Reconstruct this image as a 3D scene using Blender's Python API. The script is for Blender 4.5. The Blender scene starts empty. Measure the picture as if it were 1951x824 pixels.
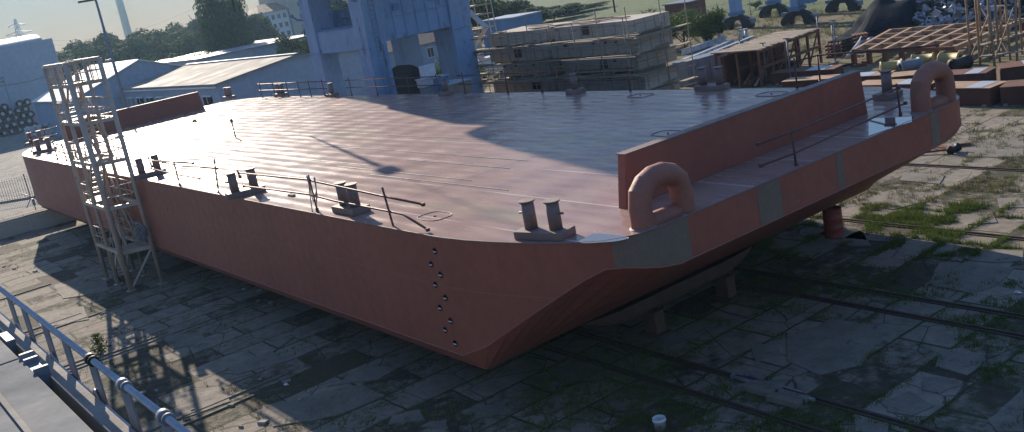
import bpy, bmesh, math, random
from mathutils import Vector, Matrix, noise
random.seed(7)
R=math.radians; PI=math.pi
sc=bpy.context.scene
col=sc.collection
# ------------------------------------------------------------------ camera
F,PITCH,ROLL,YAW=1898.04,0.244450766,-0.188640618,-0.963531732
CAMZ=11.697
def _cam():
    cy,sy=math.cos(YAW),math.sin(YAW); cp,sp=math.cos(PITCH),math.sin(PITCH)
    w=Vector((sy*cp,cy*cp,-sp)); r=Vector((cy,-sy,0)); u=r.cross(w)
    cr,sr=math.cos(ROLL),math.sin(ROLL)
    return cr*r+sr*u, -sr*r+cr*u, w
CR,CU,CW=_cam()
cam=bpy.data.cameras.new('camera'); co=bpy.data.objects.new('camera',cam); col.objects.link(co)
cam.sensor_width=36; cam.sensor_fit='HORIZONTAL'; cam.lens=F/1951*36; cam.clip_start=0.1; cam.clip_end=20000
m=Matrix((( CR.x,CU.x,-CW.x,0),(CR.y,CU.y,-CW.y,0),(CR.z,CU.z,-CW.z,CAMZ),(0,0,0,1)))
co.matrix_world=m; sc.camera=co
# measured points of the site: survey readings taken from the photograph
def _ray(px,py): return CW+(px-975.5)/F*CR-(py-412)/F*CU
def at(px,py,z=0.0):
    d=_ray(px,py); t=(z-CAMZ)/d.z; return Vector((d.x*t,d.y*t,z))
def aty(px,py,y):
    d=_ray(px,py); t=y/d.y; return Vector((d.x*t,y,CAMZ+d.z*t))
def atx(px,py,x):
    d=_ray(px,py); t=x/d.x; return Vector((x,d.y*t,CAMZ+d.z*t))
def hat(base,px,py):   # height reached above base by a vertical whose top shows at px,py
    d=_ray(px,py); k=(base.x*d.x+base.y*d.y)/(d.x*d.x+d.y*d.y); return CAMZ+d.z*k
# ------------------------------------------------------------------ mesh helper
class MB:
    def __init__(s): s.v=[]; s.f=[]; s.mi=[]; s.cur=0; s.smooth=[]
    def add(s,vs,fs,sm=False):
        o=len(s.v); s.v+= [Vector(v) for v in vs]
        for f in fs: s.f.append([i+o for i in f]); s.mi.append(s.cur); s.smooth.append(sm)
        return s
    def quad(s,a,b,c,d): return s.add([a,b,c,d],[(0,1,2,3)])
    def poly(s,pts): return s.add(pts,[tuple(range(len(pts)))])
    def box(s,c,size,rz=0,M=None):
        x,y,z=[k/2 for k in size]; c=Vector(c)
        vs=[Vector((a*x,b*y,d*z)) for a in(-1,1) for b in(-1,1) for d in(-1,1)]
        rot=M if M is not None else Matrix.Rotation(rz,3,'Z')
        vs=[rot@v+c for v in vs]
        return s.add(vs,[(0,1,3,2),(4,6,7,5),(0,4,5,1),(2,3,7,6),(0,2,6,4),(1,5,7,3)])
    def b2(s,a,b): # box from min/max corners
        a=Vector(a);b=Vector(b); return s.box((a+b)/2,[abs(k) for k in (b-a)])
    def bar(s,p,q,w,h,up=(0,0,1)):
        p=Vector(p);q=Vector(q);d=q-p;L=d.length
        if L<1e-6: return s
        z=d/L; u=Vector(up)
        if abs(z.dot(u))>.98: u=Vector((1,0,0))
        x=u.cross(z).normalized(); y=z.cross(x)
        M=Matrix((x,y,z)).transposed()
        return s.box((p+q)/2,(w,h,L),M=M)
    def tube(s,p,q,r,n=8,r2=None,cap=True):
        p=Vector(p);q=Vector(q);d=q-p
        if d.length<1e-6: return s
        z=d.normalized(); u=Vector((0,0,1)) if abs(z.z)<.95 else Vector((1,0,0))
        x=u.cross(z).normalized(); y=z.cross(x); r2=r if r2 is None else r2
        vs=[];fs=[]
        for i in range(n):
            a=2*PI*i/n; e=math.cos(a)*x+math.sin(a)*y; vs+= [p+e*r,q+e*r2]
        for i in range(n):
            j=(i+1)%n; fs.append((2*i,2*j,2*j+1,2*i+1))
        s.add(vs,fs,True)
        if cap:
            o=len(s.v)-2*n
            s.f.append([o+2*i for i in range(n)][::-1]); s.mi.append(s.cur); s.smooth.append(False)
            s.f.append([o+2*i+1 for i in range(n)]); s.mi.append(s.cur); s.smooth.append(False)
        return s
    def path(s,pts,r,n=8,closed=False,sm=True):
        pts=[Vector(p) for p in pts]; N=len(pts); rings=[]; px=None
        for i,p in enumerate(pts):
            a=pts[i-1] if (i>0 or closed) else p; b=pts[(i+1)%N] if (i<N-1 or closed) else p
            t=(b-a).normalized()
            if px is None:
                u=Vector((0,0,1)) if abs(t.z)<.9 else Vector((1,0,0)); x=u.cross(t).normalized()
            else: x=(px-t*px.dot(t)).normalized()
            px=x; y=t.cross(x)
            rr=r[i] if isinstance(r,(list,tuple)) else r
            rings.append([p+rr*(math.cos(2*PI*k/n)*x+math.sin(2*PI*k/n)*y) for k in range(n)])
        vs=[v for g in rings for v in g]; fs=[]
        for i in range(N if closed else N-1):
            for k in range(n):
                a=i*n+k;b=i*n+(k+1)%n;c=((i+1)%N)*n+(k+1)%n;d=((i+1)%N)*n+k; fs.append((a,b,c,d))
        if not closed: fs.append(tuple(range(n))[::-1]); fs.append(tuple((N-1)*n+k for k in range(n)))
        return s.add(vs,fs,sm)
    def prism(s,poly,z0,z1):
        n=len(poly); vs=[(p[0],p[1],z0) for p in poly]+[(p[0],p[1],z1) for p in poly]
        fs=[tuple(range(n))[::-1],tuple(range(n,2*n))]+[(i,(i+1)%n,n+(i+1)%n,n+i) for i in range(n)]
        return s.add(vs,fs)
    def lathe(s,prof,c=(0,0,0),n=16,sm=True,M=None):
        c=Vector(c); vs=[];fs=[]
        for r,z in prof:
            for k in range(n):
                v=Vector((r*math.cos(2*PI*k/n),r*math.sin(2*PI*k/n),z))
                if M is not None: v=M@v
                vs.append(v+c)
        for i in range(len(prof)-1):
            for k in range(n):
                fs.append((i*n+k,i*n+(k+1)%n,(i+1)*n+(k+1)%n,(i+1)*n+k))
        return s.add(vs,fs,sm)
def W(o):
    M=Matrix.Identity(4)
    while o is not None:
        M=(Matrix.Translation(o.location)@o.rotation_euler.to_matrix().to_4x4()@Matrix.Diagonal((*o.scale,1)))@M; o=o.parent
    return M
def ob(name,mb,mats,parent=None,world=True,bevel=0,fix=True,loc=None):
    me=bpy.data.meshes.new(name); vs=mb.v
    if parent is not None and world:
        iv=W(parent).inverted(); vs=[iv@v for v in vs]
    off=Vector((0,0,0))
    if loc is not None: off=Vector(loc); vs=[v-off for v in vs]
    me.from_pydata([tuple(v) for v in vs],[],mb.f)
    if not isinstance(mats,(list,tuple)): mats=[mats]
    for mm in mats: me.materials.append(mm)
    for p,i,sm in zip(me.polygons,mb.mi,mb.smooth): p.material_index=min(i,len(mats)-1); p.use_smooth=sm
    if fix:
        bm=bmesh.new(); bm.from_mesh(me); bmesh.ops.recalc_face_normals(bm,faces=bm.faces); bm.to_mesh(me); bm.free()
    me.update()
    o=bpy.data.objects.new(name,me); col.objects.link(o); o.location=off
    if parent is not None: o.parent=parent
    if bevel:
        b=o.modifiers.new('bevel','BEVEL'); b.width=bevel; b.segments=2; b.limit_method='ANGLE'; b.angle_limit=R(35)
    return o
def tag(o,label=None,cat=None,group=None,kind=None):
    if label: o['label']=label
    if cat: o['category']=cat
    if group: o['group']=group
    if kind: o['kind']=kind
    return o
def thing(name,label,cat,loc=(0,0,0),rz=0,group=None):
    o=bpy.data.objects.new(name,None); col.objects.link(o); o.location=loc; o.rotation_euler=(0,0,rz); o.empty_display_size=.3
    return tag(o,label,cat,group)
def dup(root,loc=None,rz=None,label=None,group=None,scale=None,parent=None):
    def cp(o,par):
        c=o.copy(); col.objects.link(c)
        if par is not None: c.parent=par
        for ch in [x for x in KIDS.get(o.name,[])]: KIDS.setdefault(c.name,[]).append(cp(ch,c))
        return c
    global KIDS
    KIDS={}
    for x in col.objects:
        if x.parent is not None: KIDS.setdefault(x.parent.name,[]).append(x)
    r=cp(root,parent if parent is not None else root.parent)
    if loc is not None: r.location=loc
    if rz is not None: r.rotation_euler=(0,0,rz)
    if scale is not None: r.scale=scale if isinstance(scale,(tuple,list)) else (scale,)*3
    if label: r['label']=label
    if group: r['group']=group
    return r
KIDS={}
# ------------------------------------------------------------------ materials
def N(nt,t,**k):
    n=nt.nodes.new(t)
    for a,b in k.items():
        if a in n.inputs.keys(): n.inputs[a].default_value=b
        else: setattr(n,a,b)
    return n
def ramp(nt,fac,stops,interp='LINEAR'):
    r=nt.nodes.new('ShaderNodeValToRGB'); r.color_ramp.interpolation=interp
    e=r.color_ramp.elements
    while len(e)>1: e.remove(e[-1])
    e[0].position=stops[0][0]; c=stops[0][1]; e[0].color=(*c,1) if isinstance(c,tuple) else (c,c,c,1)
    for p,c in stops[1:]:
        x=e.new(p); x.color=(*c,1) if isinstance(c,tuple) else (c,c,c,1)
    nt.links.new(fac,r.inputs[0]); return r.outputs[0]
def mixc(nt,f,a,b,mode='MIX'):
    n=nt.nodes.new('ShaderNodeMix'); n.data_type='RGBA'; n.blend_type=mode
    for i,x in ((0,f),(6,a),(7,b)):
        if hasattr(x,'is_output'): nt.links.new(x,n.inputs[i])
        elif i==0: n.inputs[0].default_value=x
        else: n.inputs[i].default_value=(*x,1)
    return n.outputs[2]
def newmat(name):
    m=bpy.data.materials.new(name); m.use_nodes=True; nt=m.node_tree; return m,nt,nt.nodes['Principled BSDF']
def coords(nt,scale=(1,1,1),kind='Object'):
    tc=nt.nodes.new('ShaderNodeTexCoord'); mp=nt.nodes.new('ShaderNodeMapping'); mp.inputs['Scale'].default_value=scale
    nt.links.new(tc.outputs[kind],mp.inputs[0]); return mp.outputs[0]
def noi(nt,co,scale,detail=4,rough=.6):
    n=N(nt,'ShaderNodeTexNoise',Scale=scale,Detail=detail,Roughness=rough); nt.links.new(co,n.inputs['Vector']); return n.outputs['Fac']
def mat(name,c,c2=None,rough=.6,metal=0,scale=1.5,bump=.15,spec=.5,rust=None,rustamt=.35,stretch=(1,1,1),bscale=None,coat=0):
    m,nt,b=newmat(name); co=coords(nt,stretch); c2=c2 or tuple(k*.72 for k in c)
    n1=noi(nt,co,scale,6,.62)
    cc=ramp(nt,n1,[(.3,c2),(.68,c)])
    n2=noi(nt,co,scale*9,3,.5)
    cc=mixc(nt,.25,cc,ramp(nt,n2,[(.3,tuple(k*.6 for k in c)),(.7,tuple(min(1,k*1.3) for k in c))]))
    rr=ramp(nt,n1,[(.2,min(1,rough+.12)),(.8,max(.05,rough-.12))])
    if rust:
        n3=noi(nt,co,scale*2.3,8,.7); f=ramp(nt,n3,[(1-rustamt-.06,0.0),(1-rustamt+.03,1.0)])
        cc=mixc(nt,f,cc,rust)
    nt.links.new(cc,b.inputs['Base Color']); nt.links.new(rr,b.inputs['Roughness'])
    b.inputs['Metallic'].default_value=metal; b.inputs['Specular IOR Level'].default_value=spec; b.inputs['Coat Weight'].default_value=coat
    if bump:
        bp=N(nt,'ShaderNodeBump',Strength=bump,Distance=.03); nt.links.new(noi(nt,co,bscale or scale*6,5,.6),bp.inputs['Height']); nt.links.new(bp.outputs[0],b.inputs['Normal'])
    return m
M={}
def hullmat():
    m,nt,b=newmat('hull_red_oxide'); co=coords(nt); n1=noi(nt,co,.35,6,.62); n2=noi(nt,co,3.5,5,.6)
    c=ramp(nt,n1,[(.3,(.27,.075,.046)),(.68,(.36,.102,.062))])
    c=mixc(nt,.3,c,ramp(nt,n2,[(.3,(.18,.06,.045)),(.7,(.33,.11,.08))]))
    st=noi(nt,coords(nt,(2.2,2.2,.12)),1.6,4,.6); c=mixc(nt,ramp(nt,st,[(.60,0.0),(.74,.5)]),c,(.17,.07,.05))   # run-off streaks
    sc_=noi(nt,coords(nt,(.5,.5,3)),1.1,7,.75); c=mixc(nt,ramp(nt,sc_,[(.66,0.0),(.70,.6)]),c,(.34,.17,.13))      # scuffs
    tc=nt.nodes.new('ShaderNodeTexCoord'); sx=nt.nodes.new('ShaderNodeSeparateXYZ'); nt.links.new(tc.outputs['Object'],sx.inputs[0])
    def seam(o_,per,off,w_):
        a=N(nt,'ShaderNodeMath',operation='ADD'); nt.links.new(o_,a.inputs[0]); a.inputs[1].default_value=off
        q=N(nt,'ShaderNodeMath',operation='PINGPONG'); nt.links.new(a.outputs[0],q.inputs[0]); q.inputs[1].default_value=per/2
        l=N(nt,'ShaderNodeMath',operation='LESS_THAN'); nt.links.new(q.outputs[0],l.inputs[0]); l.inputs[1].default_value=w_; return l.outputs[0]
    s1=seam(sx.outputs['X'],9.0,1.2,.016); s2=seam(sx.outputs['Z'],4.2,.4,.014)
    mx=N(nt,'ShaderNodeMath',operation='MAXIMUM'); nt.links.new(s1,mx.inputs[0]); nt.links.new(s2,mx.inputs[1])
    c=mixc(nt,mx.outputs[0],c,(.34,.12,.085)); nt.links.new(c,b.inputs['Base Color'])
    nt.links.new(ramp(nt,n2,[(.2,.60),(.8,.42)]),b.inputs['Roughness'])
    wv=N(nt,'ShaderNodeTexWave',Scale=.45,Distortion=.6,Detail=1); wv.bands_direction='X'; nt.links.new(tc.outputs['Object'],wv.inputs['Vector'])
    h=N(nt,'ShaderNodeMath',operation='MULTIPLY_ADD'); nt.links.new(mx.outputs[0],h.inputs[0]); h.inputs[1].default_value=.4; nt.links.new(wv.outputs['Fac'],h.inputs[2])
    h2=N(nt,'ShaderNodeMath',operation='MULTIPLY_ADD'); nt.links.new(n1,h2.inputs[0]); h2.inputs[1].default_value=.8; nt.links.new(h.outputs[0],h2.inputs[2])
    bp=N(nt,'ShaderNodeBump',Strength=.2,Distance=.03); nt.links.new(h2.outputs[0],bp.inputs['Height']); nt.links.new(bp.outputs[0],b.inputs['Normal'])
    return m
M['hull']=hullmat()
M['grey_patch']=mat('grey_primer',(.20,.145,.11),(.16,.115,.085),rough=.6,scale=1)
M['deckfit']=mat('grey_oxide_fittings',(.24,.165,.145),(.16,.11,.095),rough=.6,scale=2.5,bump=.3,rust=(.20,.08,.045),rustamt=.36)
M['loop']=mat('pink_oxide_pipe',(.34,.135,.09),(.25,.095,.065),rough=.62,scale=2.2,bump=.3,rust=(.22,.12,.10),rustamt=.34)
M['railred']=mat('rusty_scaffold_tube',(.13,.05,.04),(.08,.035,.03),rough=.55,scale=6)
M['tower']=mat('cream_painted_steel',(.50,.42,.33),(.38,.31,.24),rough=.5,scale=2,rust=(.2,.1,.05),rustamt=.3)
M['craneblue']=mat('faded_blue_paint',(.26,.40,.58),(.18,.30,.47),rough=.6,scale=.7,bump=.2,rust=(.12,.15,.20),rustamt=.36,stretch=(1,1,.35))
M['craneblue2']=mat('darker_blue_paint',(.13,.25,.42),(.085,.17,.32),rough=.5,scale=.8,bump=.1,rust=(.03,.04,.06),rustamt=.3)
M['black']=mat('black_steel',(.02,.02,.022),rough=.6,scale=2)
M['rubber']=mat('black_rubber',(.022,.022,.024),rough=.8,scale=3)
M['concrete']=mat('weathered_concrete',(.34,.31,.27),(.20,.18,.155),rough=.9,scale=.7,bump=.4)
M['concrete2']=mat('stained_concrete',(.52,.465,.385),(.33,.29,.235),rough=.9,scale=.5,bump=.3,rust=(.20,.17,.13),rustamt=.38,stretch=(.35,.35,2.6))
M['slab']=mat('loose_slab_concrete',(.23,.20,.16),(.12,.105,.08),rough=.95,scale=1.1,bump=.5,rust=(.07,.06,.045),rustamt=.36)
M['wood']=mat('weathered_timber',(.36,.29,.21),(.22,.17,.12),rough=.85,scale=2,bump=.3,stretch=(1,1,1))
M['rust']=mat('rusted_steel',(.20,.085,.045),(.10,.045,.03),rough=.8,scale=1,bump=.3,rust=(.05,.03,.025),rustamt=.35)
M['oldrail']=mat('old_rail_steel',(.085,.055,.04),(.05,.035,.028),rough=.7,scale=3)
M['rustdark']=mat('dark_rust',(.12,.05,.032),(.06,.03,.022),rough=.85,scale=1,bump=.3)
M['rustlight']=mat('light_orange_rust',(.46,.31,.19),(.28,.16,.09),rough=.8,scale=1.2,bump=.3)
M['white']=mat('white_paint',(.72,.73,.74),(.6,.61,.63),rough=.5,scale=.4)
M['white_roof']=mat('white_sheet_roof',(.78,.77,.73),(.66,.65,.62),rough=.5,scale=.3)
M['greyclad']=mat('grey_cladding',(.30,.38,.47),(.25,.33,.42),rough=.6,scale=.2,bump=.05)
M['greyclad2']=mat('pale_blue_cladding',(.32,.40,.50),(.27,.34,.44),rough=.6,scale=.2,bump=.05)
M['greyroof']=mat('grey_brown_roof',(.27,.245,.205),(.19,.17,.145),rough=.85,scale=.25,bump=.3)
M['redroof']=mat('brown_tile_roof',(.30,.19,.12),(.22,.14,.09),rough=.8,scale=.6)
M['beige']=mat('beige_plaster',(.50,.47,.41),(.42,.39,.34),rough=.85,scale=.3)
M['dark']=mat('dark_opening',(.012,.012,.014),rough=.9,scale=1,spec=.05,bump=0)
M['steel']=mat('galvanised_steel',(.45,.46,.47),(.33,.34,.36),rough=.38,metal=.8,scale=2)
M['steelgrey']=mat('grey_painted_steel',(.20,.23,.27),(.15,.17,.20),rough=.5,scale=2)
M['lightbeam']=mat('pale_grey_steel',(.50,.53,.56),(.36,.39,.42),rough=.42,scale=1.2)
M['rope']=mat('hemp_rope',(.40,.36,.29),rough=.9,scale=12)
M['bark']=mat('bark',(.09,.065,.045),rough=.95,scale=4,bump=.6)
M['drumred']=mat('red_drum_paint',(.36,.06,.04),(.22,.05,.035),rough=.5,scale=4,rust=(.12,.06,.04),rustamt=.4)
M['yellow']=mat('faded_yellow_paint',(.45,.36,.12),(.33,.26,.10),rough=.6,scale=2)
M['deckgrey']=mat('pale_grey_deck_paint',(.17,.185,.19),(.13,.145,.15),rough=.85,spec=.15,scale=1.3,bump=.08,rust=(.15,.15,.15),rustamt=.25)
M['cream']=mat('cream_beam_paint',(.30,.275,.24),(.23,.21,.18),rough=.85,spec=.15,scale=3)
M['tarp']=mat('dark_tarpaulin',(.014,.022,.030),(.008,.012,.018),rough=.95,spec=.1,scale=1.2,bump=.8,bscale=1.6)
M['plasticwhite']=mat('white_plastic',(.74,.74,.72),(.6,.6,.58),rough=.4,scale=6)
def glassmat():
    m,nt,b=newmat('window_glass'); b.inputs['Base Color'].default_value=(.03,.04,.05,1); b.inputs['Roughness'].default_value=.08; b.inputs['Specular IOR Level'].default_value=.8; return m
M['glass']=glassmat()
def leafmat(name,a,b_):
    m,nt,b=newmat(name); co=coords(nt); n=noi(nt,co,.9,4,.7)
    oi=nt.nodes.new('ShaderNodeObjectInfo'); c=ramp(nt,n,[(.3,a),(.7,b_)])
    c=mixc(nt,oi.outputs['Random'],c,tuple(k*.65 for k in b_)); nt.links.new(c,b.inputs['Base Color'])
    b.inputs['Roughness'].default_value=.8; b.inputs['Specular IOR Level'].default_value=.08
    tr=nt.nodes.new('ShaderNodeBsdfTranslucent'); nt.links.new(mixc(nt,.5,c,(.12,.18,.03)),tr.inputs['Color'])
    mx=nt.nodes.new('ShaderNodeMixShader'); mx.inputs[0].default_value=.18
    nt.links.new(b.outputs[0],mx.inputs[1]); nt.links.new(tr.outputs[0],mx.inputs[2]); nt.links.new(mx.outputs[0],nt.nodes['Material Output'].inputs[0])
    return m
M['leafdark']=leafmat('dark_foliage',(.022,.055,.016),(.05,.10,.03))
M['leaf']=leafmat('green_foliage',(.04,.07,.02),(.085,.13,.035))
M['leafbright']=leafmat('bright_foliage',(.07,.12,.025),(.14,.20,.05))
M['grass']=leafmat('grass_blades',(.09,.14,.03),(.17,.22,.06))
M['drygrass']=leafmat('dry_grass_blades',(.14,.13,.06),(.26,.22,.11))
# barge deck: glossy red oxide with walked-in dust, plate seams and buckled plating
def deckmat():
    m,nt,b=newmat('deck_paint'); tc=nt.nodes.new('ShaderNodeTexCoord'); co=tc.outputs['Object']
    sx=nt.nodes.new('ShaderNodeSeparateXYZ'); nt.links.new(co,sx.inputs[0])
    def mapped(s):
        mp=nt.nodes.new('ShaderNodeMapping'); mp.inputs['Scale'].default_value=s; nt.links.new(co,mp.inputs[0]); return mp.outputs[0]
    big=noi(nt,mapped((.10,.25,1)),1,5,.6); fine=noi(nt,mapped((.5,2.5,1)),1.2,5,.65)
    c=ramp(nt,big,[(.3,(.25,.125,.10)),(.55,(.36,.21,.17)),(.75,(.40,.27,.22))])
    c=mixc(nt,.35,c,ramp(nt,fine,[(.3,(.17,.085,.07)),(.7,(.36,.23,.19))]))
    st_=noi(nt,mapped((.16,.5,1)),2.1,6,.7); c=mixc(nt,ramp(nt,st_,[(.58,0.0),(.66,.55)]),c,(.15,.085,.065))
    sp_=noi(nt,mapped((1,1,1)),3.0,6,.75); c=mixc(nt,ramp(nt,sp_,[(.66,0.0),(.72,.6)]),c,(.40,.29,.25))
    yel=noi(nt,mapped((.07,.3,1)),1.7,3,.5); c=mixc(nt,ramp(nt,yel,[(.60,0.0),(.72,.6)]),c,(.24,.20,.12))
    # seams
    def seam(out,period,off,w):
        a=N(nt,'ShaderNodeMath',operation='ADD'); nt.links.new(out,a.inputs[0]); a.inputs[1].default_value=off
        q=N(nt,'ShaderNodeMath',operation='PINGPONG'); nt.links.new(a.outputs[0],q.inputs[0]); q.inputs[1].default_value=period/2
        l=N(nt,'ShaderNodeMath',operation='LESS_THAN'); nt.links.new(q.outputs[0],l.inputs[0]); l.inputs[1].default_value=w; return l.outputs[0]
    sy=seam(sx.outputs['Y'],2.5,0.4,.022); sX=seam(sx.outputs['X'],12.0,3.0,.03)
    part=noi(nt,mapped((.12,.4,1)),1,2,.5)
    mul=N(nt,'ShaderNodeMath',operation='MULTIPLY'); nt.links.new(sy,mul.inputs[0]); nt.links.new(ramp(nt,part,[(.42,0.0),(.5,1.0)]),mul.inputs[1])
    c=mixc(nt,mul.outputs[0],c,(.62,.50,.46)); c=mixc(nt,sX,c,(.15,.09,.08))
    nt.links.new(c,b.inputs['Base Color'])
    rn=noi(nt,mapped((.25,1.4,1)),1.3,5,.65); nt.links.new(ramp(nt,rn,[(.3,.82),(.7,1.0)]),b.inputs['Roughness'])
    b.inputs['Specular IOR Level'].default_value=.15; b.inputs['Coat Weight'].default_value=.8; b.inputs['Coat IOR'].default_value=1.5
    nt.links.new(ramp(nt,rn,[(.3,.14),(.7,.33)]),b.inputs['Coat Roughness'])
    # plate buckling between stiffeners: ripples across y, broken by transverse frames
    wv=N(nt,'ShaderNodeTexWave',Scale=.5,Distortion=1.2,Detail=2); wv.bands_direction='Y'; wv.inputs['Detail Scale'].default_value=.5
    nt.links.new(mapped((.25,1.0,1)),wv.inputs['Vector'])
    wx=N(nt,'ShaderNodeTexWave',Scale=.13,Distortion=1.0,Detail=1); wx.bands_direction='X'; nt.links.new(mapped((1,.2,1)),wx.inputs['Vector'])
    ad=N(nt,'ShaderNodeMath',operation='MULTIPLY_ADD'); nt.links.new(wv.outputs['Fac'],ad.inputs[0]); ad.inputs[1].default_value=.5; nt.links.new(wx.outputs['Fac'],ad.inputs[2])
    ad2=N(nt,'ShaderNodeMath',operation='MULTIPLY_ADD'); nt.links.new(fine,ad2.inputs[0]); ad2.inputs[1].default_value=.35; nt.links.new(ad.outputs[0],ad2.inputs[2])
    bp=N(nt,'ShaderNodeBump',Strength=.9,Distance=.035); nt.links.new(ad2.outputs[0],bp.inputs['Height']); nt.links.new(bp.outputs[0],b.inputs['Normal']); nt.links.new(bp.outputs[0],b.inputs['Coat Normal'])
    return m
M['deck']=deckmat()
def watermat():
    m,nt,b=newmat('water_and_lit_deck_film'); b.inputs['Base Color'].default_value=(.10,.07,.06,1); b.inputs['Roughness'].default_value=.04; b.inputs['Specular IOR Level'].default_value=1.0; b.inputs['Coat Weight'].default_value=1; b.inputs['Coat IOR'].default_value=1.8; return m
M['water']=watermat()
# yard floor: broken concrete slabs, soil, moss and rail lines
def groundmat():
    m,nt,b=newmat('yard_slabs'); tc=nt.nodes.new('ShaderNodeTexCoord'); co=tc.outputs['Object']
    mp=nt.nodes.new('ShaderNodeMapping'); nt.links.new(co,mp.inputs[0])
    w=N(nt,'ShaderNodeTexNoise',Scale=.6,Detail=3); nt.links.new(co,w.inputs['Vector'])
    vm=N(nt,'ShaderNodeVectorMath',operation='SCALE'); vm.inputs['Scale'].default_value=.22; nt.links.new(w.outputs['Color'],vm.inputs[0])
    va=N(nt,'ShaderNodeVectorMath',operation='ADD'); nt.links.new(mp.outputs[0],va.inputs[0]); nt.links.new(vm.outputs[0],va.inputs[1])
    rot=nt.nodes.new('ShaderNodeMapping'); rot.inputs['Rotation'].default_value=(0,0,R(90)); nt.links.new(va.outputs[0],rot.inputs[0])
    br=nt.nodes.new('ShaderNodeTexBrick'); br.offset=.5
    for k,v in (('Scale',1.0),('Brick Width',3.0),('Row Height',1.5),('Mortar Size',.05),('Mortar Smooth',.3),('Bias',0.0)): br.inputs[k].default_value=v
    br.inputs['Color1'].default_value=(.0,.0,.0,1); br.inputs['Color2'].default_value=(1,1,1,1); br.inputs['Mortar'].default_value=(.5,.5,.5,1)
    nt.links.new(rot.outputs[0],br.inputs['Vector'])
    n1=noi(nt,co,.28,6,.65); n2=noi(nt,co,2.2,6,.7); n3=noi(nt,co,.09,4,.6); n4=noi(nt,co,9,4,.7)
    slab=ramp(nt,br.outputs['Color'],[(0,(.15,.125,.095)),(.5,(.24,.205,.16)),(1,(.36,.315,.25))])
    slab=mixc(nt,.6,slab,ramp(nt,n2,[(.3,(.12,.10,.075)),(.65,(.36,.31,.24))]))
    soil=ramp(nt,n2,[(.3,(.05,.042,.03)),(.7,(.12,.10,.07))])
    moss=ramp(nt,n4,[(.3,(.035,.055,.018)),(.7,(.09,.11,.035))])
    soil=mixc(nt,ramp(nt,n1,[(.42,0.0),(.6,.85)]),soil,moss)
    # which slabs are buried
    s=N(nt,'ShaderNodeMath',operation='MULTIPLY_ADD'); nt.links.new(br.outputs['Color'],s.inputs[0]); s.inputs[1].default_value=.42; nt.links.new(n1,s.inputs[2])
    s2=N(nt,'ShaderNodeMath',operation='MULTIPLY_ADD'); nt.links.new(n2,s2.inputs[0]); s2.inputs[1].default_value=.5; nt.links.new(s.outputs[0],s2.inputs[2])
    vis=ramp(nt,s2.outputs[0],[(.80,0.0),(.92,1.0)])
    mo=ramp(nt,br.outputs['Fac'],[(.1,1.0),(.5,0.0)])
    f=N(nt,'ShaderNodeMath',operation='MULTIPLY'); nt.links.new(vis,f.inputs[0]); nt.links.new(mo,f.inputs[1])
    c=mixc(nt,f.outputs[0],soil,slab)
    # beyond the slipway: apron (pale concrete) on the left, meadow and trodden earth to the right
    sx=nt.nodes.new('ShaderNodeSeparateXYZ'); nt.links.new(co,sx.inputs[0])
    def less(out,v,wd):
        mr=nt.nodes.new('ShaderNodeMapRange'); nt.links.new(out,mr.inputs[0]); mr.inputs[1].default_value=v-wd; mr.inputs[2].default_value=v+wd; mr.inputs[3].default_value=1; mr.inputs[4].default_value=0; return mr.outputs[0]
    earth=mixc(nt,ramp(nt,n1,[(.4,0.0),(.6,1.0)]),ramp(nt,n2,[(.3,(.16,.12,.08)),(.7,(.30,.23,.15))]),ramp(nt,n2,[(.3,(.08,.09,.03)),(.7,(.20,.18,.08))]))
    fy=less(sx.outputs['Y'],52,6); c=mixc(nt,fy,earth,c)
    mead=ramp(nt,n1,[(.3,(.10,.14,.05)),(.7,(.14,.18,.07))]); fm=less(sx.outputs['Y'],97,3); c=mixc(nt,fm,mead,c)
    ap=ramp(nt,n1,[(.3,(.24,.22,.185)),(.7,(.33,.305,.26))]); fa=less(sx.outputs['X'],-86,.3); fb=less(sx.outputs['Y'],60,4)
    fm2=N(nt,'ShaderNodeMath',operation='MULTIPLY'); nt.links.new(fa,fm2.inputs[0]); nt.links.new(fb,fm2.inputs[1])
    c=mixc(nt,fm2.outputs[0],c,ap)
    vo=N(nt,'ShaderNodeTexVoronoi',Scale=.55); vo.feature='DISTANCE_TO_EDGE'; nt.links.new(va.outputs[0],vo.inputs['Vector'])
    c=mixc(nt,ramp(nt,vo.outputs['Distance'],[(.004,.8),(.012,0.0)]),c,(.04,.035,.022))
    n5=noi(nt,co,28,3,.7); c=mixc(nt,.5,c,ramp(nt,n5,[(.3,(.45,.45,.45)),(.7,(1,1,1))]),'MULTIPLY')
    nt.links.new(c,b.inputs['Base Color']); b.inputs['Roughness'].default_value=.92; b.inputs['Specular IOR Level'].default_value=.25
    hh=N(nt,'ShaderNodeMath',operation='MULTIPLY_ADD'); nt.links.new(n2,hh.inputs[0]); hh.inputs[1].default_value=.6; nt.links.new(f.outputs[0],hh.inputs[2])
    h2=N(nt,'ShaderNodeMath',operation='MULTIPLY_ADD'); nt.links.new(n4,h2.inputs[0]); h2.inputs[1].default_value=.4; nt.links.new(hh.outputs[0],h2.inputs[2])
    bp=N(nt,'ShaderNodeBump',Strength=.7,Distance=.06); nt.links.new(h2.outputs[0],bp.inputs['Height']); nt.links.new(bp.outputs[0],b.inputs['Normal'])
    return m
M['ground']=groundmat()
# ------------------------------------------------------------------ light
SH=1.12
AZ=R(165.3); EL=R(22.0)
SUN=Vector((math.cos(AZ)*math.cos(EL),math.sin(AZ)*math.cos(EL),math.sin(EL)))
w=bpy.data.worlds.new('World'); sc.world=w; w.use_nodes=True; nt=w.node_tree
sky=nt.nodes.new('ShaderNodeTexSky'); sky.sky_type='NISHITA'; sky.sun_disc=False; sky.sun_elevation=EL; sky.sun_rotation=math.atan2(SUN.x,SUN.y)
sky.air_density=1.0; sky.dust_density=.35; sky.ozone_density=2.0
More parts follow.
